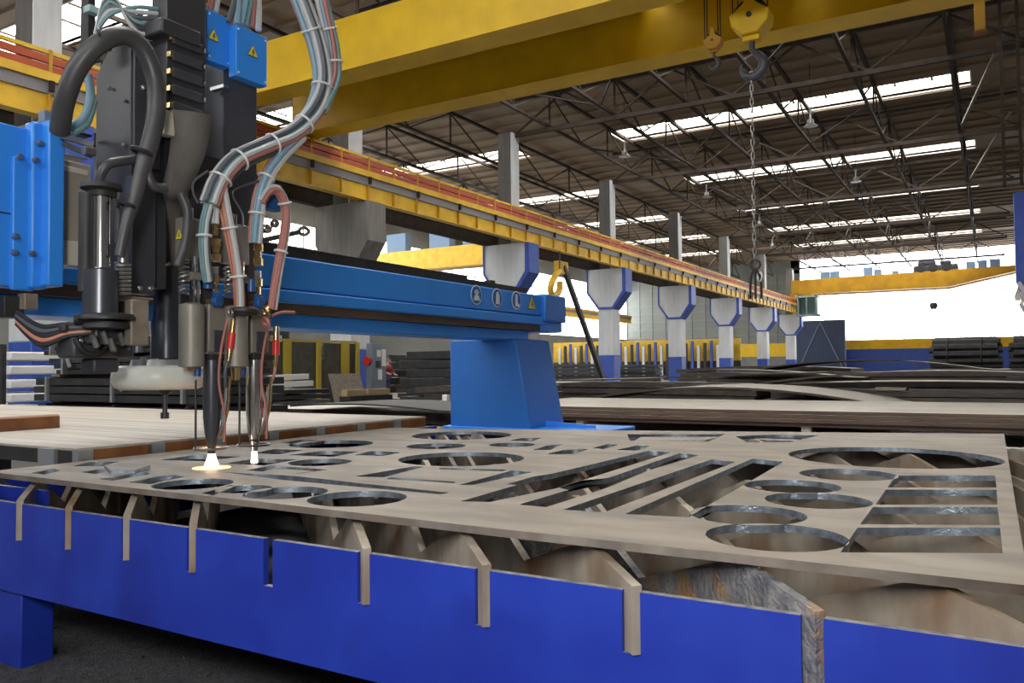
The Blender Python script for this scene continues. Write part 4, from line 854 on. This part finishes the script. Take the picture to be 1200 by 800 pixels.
arch = lambda h, c=.5, wd=.5: (lambda f: h * max(0, 1 - ((f - c) / wd) ** 2))
flat = lambda f: 0.0
def stack(n, x0, x1, y0, y1, zb, zt, lbl, grp, toplbl, top='bgplate', edge='dark2', h=.0, c=.5, wd=.5, jit=.25, seed=1):
    # n plates lying on each other between zb and zt; each plate is a thing
    rnd = random.Random(seed); gap = (zt - zb) / n
    for k in range(n):
        j = rnd.uniform(-jit, jit); last = k == n - 1
        o = sheet('steel_plate', x0 + j, x1 + j + rnd.uniform(-jit, jit), y0 + rnd.uniform(-.12, .12) * (0 if last else 1), y1, zb + gap * k, gap * (.86 if not last else .7), top, edge,
                  arch(h * (k + 1) / n, c, wd))
        tag(o, toplbl if last else lbl, 'steel plate', grp)
def spacer(x, y, z0, z1, lbl, m='cream', s=.11): tag(MB().box((x, y, z0), (x + s, y + s, z1)).build('spacer_block', M[m], None, .006), lbl, 'block', 'spacer blocks')

# nearest long stack: low plates, spacer blocks, then a thick brown-edged pack
stack(4, -6.2, 4.6, 9.6, 12.8, .04, .34, 'low dark plate under the spacer blocks behind the cutting table', 'low plates behind the table', 'topmost low plate under the brown edged pack', jit=.1, seed=2)
for x, lb in ((-4.9, 'tan spacer block right of the gantry foot'), (-1.95, 'pale spacer block under the middle of the brown edged plates'), (1.6, 'spacer block under the right end of the brown edged plates')):
    spacer(x, 9.95, .322, .535, lb)
stack(4, -6.4, 4.4, 9.9, 12.9, .536, .735, 'brown edged plate in the nearest long pack behind the table', 'brown edged pack', 'top plate of the nearest long pack, wide pale surface behind the table', edge='brownedge', jit=.05, seed=3)
tag(sheet('steel_plate', -6.4, 2.6, 13.15, 15.6, .52, .035, 'bgplate', 'dark2', arch(.36, .27, .34), 0), 'pale plate bulging up in a low hump behind the brown edged pack', 'steel plate')
stack(5, -9.0, 1.5, 13.3, 15.5, .0, .50, 'dark plate in the humped pack behind the nearest long pack', 'plates of the humped pack', 'upper dark plate just below the pale hump', 'dark', seed=4)
stack(7, -3.0, 3.4, 15.75, 18.1, .02, .80, 'dark plate in the pack below the long arched plate', 'plates below the arch', 'top dark plate below the long arched plate', 'dark', seed=5, jit=.3)
tag(sheet('steel_plate', -4.1, 2.4, 15.65, 18.15, .84, .035, 'bgplate', 'dark2', arch(.27, .5, .52), 0), 'long plate arching high above its stack on the right', 'steel plate')
spacer(-1.8, 15.7, .80, .85, 'small tan block lying under the left end of the arch', 'tan', .5); 
stack(6, -14.9, -4.6, 18.3, 20.6, .0, .86, 'dark plate in the pack in front of the column with the leaning brace', 'plates before the leaning brace', 'pale top plate in front of the column with the leaning brace', seed=6, h=.05)
spacer(-12.0, 18.02, .0, .80, 'white block in the plate pack before the leaning brace', 'paper', .14)
tag(sheet('steel_plate', -9.6, -3.2, 18.4, 20.2, .97, .03, 'bgplate', 'dark2', arch(.05, .9, .5), 0, tilt=.12), 'thin pale plate rising to the right above the middle packs', 'steel plate')
stack(5, -4.2, 1.6, 18.5, 20.6, .0, .88, 'dark plate of the middle pack right of the thin rising plate', 'middle right plates', 'top plate of the middle pack right of the thin rising plate', seed=7, h=.08)
stack(8, -8.6, -3.2, 25.2, 28, .0, 1.2, 'dark plate in the far pack before the white columns', 'far dark plates', 'top plate of the far pack before the white columns', 'dark', seed=8, h=.10)
stack(7, -6.6, .6, 22.0, 25, .0, 1.12, 'dark plate under the high arched far plates', 'plates below the far arch', 'upper dark plate below the far arch', 'dark', seed=9)
tag(sheet('steel_plate', -5.6, .4, 22.0, 25, 1.09, .035, 'bgplate', 'dark2', arch(.27, .45, .47), 0), 'highest far plate, arched, in front of the blue gate', 'steel plate')
stack(3, -6.4, -2.8, 20.75, 21.85, .0, .98, 'dark plate below the slipping pale plate, far back', 'plates below the slipping plate', 'upper dark plate below the slipping pale plate', 'dark', jit=.05, seed=15)
tag(sheet('steel_plate', -6.4, -2.6, 20.75, 21.85, 1.0, .03, 'bgplate', 'dark2', arch(.10, .3, .6), 0, tilt=-.14), 'pale plate slipping down left of the highest far plate', 'steel plate')
# black rod bundles on the right
random.seed(11)
BL = ['lower black rod bundle at the left end of the heap, front row', 'lower black rod bundle at the right end of the heap, front row', 'lower black rod bundle at the left end of the heap, rear row', 'lower black rod bundle at the right end of the heap, rear row',
      'upper black rod bundle on the left of the heap', 'upper black rod bundle at the right of the heap']
for k, (x, y, z) in enumerate(((-.95, 29.3, .57), (1.25, 29.2, .57), (-.95, 30.55, .57), (1.25, 30.45, .57), (-.7, 29.93, 1.58), (1.5, 29.83, 1.58))):
    t = thing('rod_bundle', BL[k], 'bundle', (x, y, z - .55), 'black rod bundles')
    d = Vector((1, -.03, .0)).normalized(); u = Vector((0, 0, 1)); v = d.cross(u)
    for j in range(19):
        a = 2 * PI * j / 12; r = (.44, .22)[j >= 12]; a = a if j < 12 else 2 * PI * (j - 12) / 7
        c = Vector((x, y, z)) + (u * math.cos(a) + v * math.sin(a)) * r; L = random.uniform(.85, 1.04)
        MB().cyl(c - d * L, c + d * L, .115, n=7).build('rod', M['dark'], t)
    for f in (-.5, .45): MB().torus(Vector((x, y, z)) + d * f, .545, .02, d, 20, 5).build('strap', M['dark'], t)

# left stack seen between cabinet and gantry foot
stack(7, -8.55, -6.7, 11.2, 13.1, .0, .98, 'dark plate in the pack between the cabinet and the gantry foot', 'plates left of the foot', 'pale top plate of the pack left of the gantry foot', seed=12, jit=.08, h=.03)
spacer(-7.9, 11.0, .70, .82, 'small round-worn block in the pack left of the gantry foot', 'paper', .1)
tag(MB().bar((-7.25, 12.4, .97), (-7.1, 12.5, 1.75), .09).build('timber', M['wood'], None, smooth=False), 'upright timber standing on the plates left of the gantry foot', 'timber')
t = thing('dark_pack', 'tall dark bundle of strips behind the plates left of the gantry foot', 'bundle', (-11, 15, 0))
for k in range(8): MB().box((-12.0 + (k % 2) * .2, 15, k * .21), (-9.6 - (k % 3) * .3, 16.6, k * .21 + .19)).build('strip_layer', M['dark'], t, .02)
stack(4, -9.6, -5.6, 8.1, 9.4, .02, .74, 'low plate behind the slab table with a dark warped edge', 'plates behind the slab', 'pale top plate just behind the slab table', seed=13, jit=.2, h=.03)
tag(sheet('steel_plate', -8.0, -5.3, 7.7, 9.0, .745, .02, 'dark', 'dark', arch(.06, .4, .5), 0), 'dark sheet drawn for the shaded hollow under a plate behind the slab', 'steel plate')  # dark sheet stands in for the shade inside a hollow

# black strip packs at the left
LP = ['lowest tall dark strip pack behind the slab, right of the blue column foot', 'middle dark strip pack behind the slab', 'upper dark strip pack with pale clips', 'topmost thinner dark strip pack below the hanging cables']
for k, (z, h, x0, x1) in enumerate(((.0, .80, -12.0, -8.2), (.84, .34, -12.0, -8.3), (1.22, .24, -11.6, -8.6), (1.50, .22, -11.9, -9.2))):
    t = thing('strip_pack', LP[k], 'bundle', (-10, 6.6, z), 'black strip packs')
    nl = max(3, int(h / .09)); dz = h / nl
    for j in range(nl):
        MB().box((x0 + random.uniform(-.05, .05), 6.6 + random.uniform(-.03, .03), z + j * dz), (x1 + random.uniform(-.08, .08), 7.9, z + j * dz + dz * .82)).build('strip_layer', M['dark'], t, smooth=False)
    for x in (x0 + .3, (x0 + x1) / 2, x1 - .4): MB().box((x, 6.54, z - .0), (x + .05, 7.92, z + h + .01)).build('strap', M['galv'] if k else M['dark'], t, smooth=False)
    if k < 3: [MB().box((a, 6.7, z + h), (a + .2, 7.8, z + h + .04)).build('bearer', M['tan'], t, smooth=False) for a in (x0 + .2, x1 - .6)]
for k, p in enumerate(((-11.2, 6.54, 1.52), (-9.0, 6.53, .86), (-10.0, 6.54, 1.24))):
    tag(MB().bar(p, (p[0] + .12, p[1], p[2] - .25 if k else p[2] - .2), .035).build('hook_bar', M['galv'], None, smooth=False), ['short pale bar hooked on the topmost black strips', 'pale slanting bar leaning on the lowest black strips', 'pale bar hooked on the middle black strips'][k], 'bar')
t = thing('white_rack', 'rack of white blocks at the left edge before the blue column foot', 'rack', (-13.6, 7.0, 0))
for k in range(7): MB().box((-14.6, 6.9, .12 + k * .22), (-13.3, 7.8, .26 + k * .22)).build('white_block', M['paper'], t, .02)
for x in (-14.5, -13.5): MB().box((x, 6.84, 0), (x + .08, 6.9, 1.7)).build('upright', M['dark'], t, smooth=False)

# yellow fence, cabinet and small things beyond the gantry
t = thing('machine_fence', 'yellow machine fence with dark mesh panels seen below the gantry beam', 'fence', (-16, 16, 0))
ys = [13.6, 15.15, 16.35, 17.35, 17.95]
MB().box((-16.03, 13.6, 2.02), (-15.97, 18.0, 2.08)).build('top_rail', M['fyellow'], t, smooth=False)
for k, y in enumerate(ys):
    wd = (.10, .26, .16, .30, .14)[k]; MB().box((-16.04, y, 0), (-15.95, y + wd, 2.05)).build('fence_post', M['fyellow'], t, smooth=False)
for a, b in zip(ys, ys[1:]): MB().box((-16.02, a + .3, .1), (-16.0, b, 2.0)).build('mesh_panel', M['mesh'], t, smooth=False)
t = thing('fenced_machine', 'dark machine standing behind the yellow fence', 'machine', (-18, 14.5, 0))
MB().box((-18.2, 12.4, 0), (-16.8, 17.6, 1.6)).build('machine_bed', M['dark'], t, .05); MB().box((-18.0, 13.0, 1.6), (-17.0, 16.4, 2.55)).build('machine_hood', M['body'], t, .08)
MB().cyl((-16.75, 15.6, 1.75), (-16.75, 15.6, 2.2), .16, n=12).build('machine_head', M['galv'], t)
t = thing('cabinet', 'tall grey blue switch cabinet with white papers stuck on it', 'cabinet', (-15.6, 18.4, 0))
MB().box((-15.72, 18.1, 0), (-15.5, 18.75, 2.02)).build('body', M['cabinet'], t, .02)
MB().box((-15.5, 18.13, .1), (-15.48, 18.72, 1.95)).build('door', M['cabinet'], t, .01)
for y, z, h in ((18.52, 1.35, .5), (18.35, .95, .3), (18.3, 1.62, .2)): MB().box((-15.478, y, z), (-15.472, y + .18, z + h)).build('paper_note', M['paper'], t, smooth=False)
MB().box((-15.478, 18.26, 1.3), (-15.46, 18.44, 1.5)).build('display', M['black'], t, smooth=False)
MB().cyl((-15.62, 18.1, 1.5), (-15.62, 18.0, 1.5), .13, n=14).build('red_horn', M['red'], t)
tag(MB().prism([(-14.3, 15.4, 0), (-14.3, 16.6, 0), (-14.65, 16.6, 1.15), (-14.65, 15.4, 1.15)], (.02, 0, 0)).build('sheet_panel', M['tan'], None, smooth=False), 'grey brown sheet leaning in front of the cabinet', 'sheet')
for k in range(2): tag(MB().box((-13.6, 14.75 + k * .75, .60), (-13.4, 15.42 + k * .95, .76)).build('timber', M['wood'], None, .01), ('left short timber lying before the leaning sheet', 'right longer timber lying before the cabinet')[k], 'timber')
t = thing('timber_rest', 'dark rest under the two timbers before the cabinet', 'rest', (-13.5, 16.7, 0)); MB().box((-13.7, 14.8, 0), (-13.35, 16.4, .598)).build('rest', M['dark'], t, smooth=False)
t = thing('beam_stack', 'heap of dark offcuts with two white beams on top, right of the torches', 'heap', (-11, 11, 0))
for k in range(9):
    MB().box((-11.9 - random.uniform(0, .2), 9.9 + random.uniform(-.2, .1), .02 + k * .1), (-10.9, 11.5 + random.uniform(-.3, .2), .09 + k * .1)).build('offcut', M['dark'] if k % 3 else M['steel'], t, smooth=False)
for k in range(2): tag(MB().bar((-11.2, 9.5, .97 + k * .13), (-11.2, 11.3 - k * .12, 1.0 + k * .13), .16, .10).build('white_beam', M['paper'], None, smooth=False), ('lower white beam on the heap right of the torches', 'upper white beam on the heap right of the torches')[k], 'beam', 'white beams')

# leaning brace, hanging yellow hook, rail of small posts in the side bay
t = thing('leaning_brace', 'dark brace leaning against the white column left of the plate packs', 'brace', (-18.4, 41.5, 0))
MB().bar((-18.4000, 36.1004, 6.3499), (-18.4, (-18.4000, 41.2646, 0.5096)[1], .02), .22).build('brace', M['dark'], t, smooth=False)
bx(MB(), (-18.3500, 35.5433, 6.5861), (-18.3500, 36.5631, 5.9597), .3).build('brace_head', M['ryellow'], t, smooth=False)
t = thing('jib_hook', 'yellow jib hook hanging behind the end of the gantry beam', 'hook', (-18.1000, 34.5053, 5.8298))
MB().tube([(-18.1000, 35.1375, 5.9753), (-18.1000, 34.5905, 5.6720), (-18.1000, 34.1366, 5.0544), (-18.1000, 34.3927, 4.7448), (-18.1000, 35.0231, 4.9584), (-18.1000, 35.1258, 5.4700)], .16, 8, 4).build('hook', M['ryellow'], t)
MB().cyl((-18.1000, 35.1375, 5.9753), ((-18.1000, 35.1375, 5.9753)[0], (-18.1000, 35.1375, 5.9753)[1], 6.97), .04, n=6).build('rope', M['dark'], t)
t = thing('storage_fence', 'row of pale and blue posts before a yellow band, far in the side bay', 'fence', (-33, 70, 0))
for k in range(30):
    MB().box((-39 + k * .62, 75.2, 0), (-38.75 + k * .62, 75.4, 3.3 + (k % 3) * .2)).build('post', M[('white', 'dark', 'cblue')[k % 3]], t, smooth=False)
t = thing('yellow_partition', 'yellow partition board behind the far posts of the side bay', 'partition', (-30, 78, 0))
MB().box((-40, 76, 1.8), (-20.2, 76.2, 3.9)).build('board', M['ryellow'], t, smooth=False); MB().box((-40, 76, 0), (-20.2, 76.2, 1.8)).build('skirt', M['dark'], t, smooth=False)
for k, (x, y, h, wd) in enumerate(((-33, 52, 1.9, 4), (-29, 58, 1.6, 5), (-25, 62, 1.5, 3.5), (-36, 47, 2.2, 4), (-26.5, 37, 1.5, 3.4), (-30, 34, 2.1, 4.5), (-38, 40, 3.0, 4), (-14, 34, .35, 4.0), (-13, 45, .3, 6))):
    t = thing('steel_pile', ['dark steel pile left of the leaning brace, far back', 'dark steel pile behind the leaning brace', 'low dark pile right of the leaning brace', 'dark pile behind the gantry foot', 'dark machine parts heap behind the standing worker', 'tall dark heap left of the standing worker', 'tallest dark heap by the side bay windows', 'dark low pile between the first white columns', 'long dark pile between the white columns'][k], 'pile', (x, y, 0), 'dark piles')
    for j in range(5):
        MB().box((x - wd / 2 + random.uniform(-.3, .3), y + random.uniform(-.2, .2), j * h / 5), (x + wd / 2 + random.uniform(-.3, .3), y + 1.6, (j + .85) * h / 5)).build('pile_layer', M['dark'], t, .03)

# ------------------------------------------------------------------ the worker
def person(px, py, face):
    t = thing('person', 'worker in a maroon jacket and dark trousers standing by the plates beyond the gantry', 'person', (px, py, 0))
    t.rotation_euler = (0, 0, 0)
    ca, sa = math.cos(face), math.sin(face)
    W = lambda x, y, z: (px + x * ca - y * sa, py + x * sa + y * ca, z)      # x: to the right, y: forward
    def skin(name, verts, edges, rad, m, sub=2):
        me = bpy.data.meshes.new(name); me.from_pydata([tuple(Vector(W(*v)) - Vector((px, py, 0))) for v in verts], edges, []); o = bpy.data.objects.new(name, me); C.objects.link(o); o.parent = t
        md = o.modifiers.new('skin', 'SKIN')
        for sv, r in zip(me.skin_vertices[0].data, rad): sv.radius = (r, r * (.8 if name == 'body' else 1))
        me.skin_vertices[0].data[0].use_root = True
        s = o.modifiers.new('sub', 'SUBSURF'); s.levels = sub; s.render_levels = sub
        me.materials.append(m); return o
    # pelvis first
    v = [(0, 0, .92), (0, .03, 1.12), (0, .07, 1.32), (0, .09, 1.42), (0, .13, 1.50), (0, .17, 1.58),
         (-.10, 0, .86), (-.12, .04, .48), (-.12, -.02, .09), (-.13, .10, .04), (.10, 0, .86), (.13, .10, .48), (.13, .06, .09), (.14, .18, .04),
         (-.19, .08, 1.38), (-.25, .14, 1.12), (-.20, .36, 1.02), (-.19, .43, 1.01), (.19, .08, 1.38), (.26, .16, 1.12), (.21, .38, 1.06), (.20, .45, 1.05)]
    e = [(0, 1), (1, 2), (2, 3), (3, 4), (4, 5), (0, 6), (6, 7), (7, 8), (8, 9), (0, 10), (10, 11), (11, 12), (12, 13), (3, 14), (14, 15), (15, 16), (16, 17), (3, 18), (18, 19), (19, 20), (20, 21)]
    r = [.15, .15, .17, .13, .055, .06, .10, .07, .045, .045, .10, .07, .045, .045, .075, .055, .04, .035, .075, .055, .04, .035]
    b = skin('body', v, e, r, M['skin'])
    skin('trousers', [(0, 0, .93), (-.10, 0, .86), (-.12, .04, .48), (-.12, -.02, .10), (.10, 0, .86), (.13, .10, .48), (.13, .06, .10)], [(0, 1), (1, 2), (2, 3), (0, 4), (4, 5), (5, 6)], [.165, .115, .085, .075, .115, .085, .075], M['trousers'])
    skin('jacket', [(0, .0, .90), (0, .03, 1.12), (0, .07, 1.32), (0, .09, 1.42), (-.19, .08, 1.38), (-.25, .14, 1.12), (-.21, .33, 1.035), (.19, .08, 1.38), (.26, .16, 1.12), (.22, .35, 1.07)],
         [(0, 1), (1, 2), (2, 3), (3, 4), (4, 5), (5, 6), (3, 7), (7, 8), (8, 9)], [.175, .175, .20, .14, .095, .075, .055, .095, .075, .055], M['maroon'])
    for s, (x, y) in ((-1, (-.12, -.02)), (1, (.13, .06))):
        skin('boot', [(x, y, .07), (x, y + .09, .045), (x, y + .19, .035)], [(0, 1), (1, 2)], [.06, .055, .045], M['boot'])
        hx, hy, hz = (-.19, .43, 1.01) if s < 0 else (.20, .45, 1.05)
        skin('hand', [(hx, hy, hz), (hx, hy + .05, hz - .01)], [(0, 1)], [.038, .036], M['skin'], 1)
        for f in range(4):
            q = hx - .03 + f * .02; l = (.05, .065, .06, .045)[f]
            skin('finger', [(q, hy + .06, hz), (q, hy + .06 + l * .6, hz - .01), (q, hy + .06 + l, hz - .035)], [(0, 1), (1, 2)], [.010, .009, .008], M['skin'], 1)
        skin('thumb', [(hx - s * .03, hy + .01, hz), (hx - s * .06, hy + .04, hz - .01), (hx - s * .065, hy + .07, hz - .02)], [(0, 1), (1, 2)], [.012, .011, .009], M['skin'], 1)
    hc = W(0, .20, 1.63)
    hd = MB().ball(hc, .105, 20, (.82, .95, 1.12)).build('head', M['skin'], t)
    MB().ball(W(0, .305, 1.62), .018, 8, (.8, 1, 1.3)).build('nose', M['skin'], hd)
    for s in (-1, 1):
        MB().ball(W(s * .035, .285, 1.645), .012, 8).build('eye', M['paper'], hd); MB().ball(W(s * .087, .20, 1.63), .025, 8, (.5, .8, 1.2)).build('ear', M['skin'], hd)
    MB().ball(W(0, .287, 1.575), .02, 8, (1.3, .5, .4)).build('mouth', M['maroon'], hd)
    m = MB().ball(W(0, .175, 1.67), .112, 18, (.86, .95, .92)); m.build('hair', M['hair'], hd)
    return t
person(-23.4, 28.3, math.radians(-100))
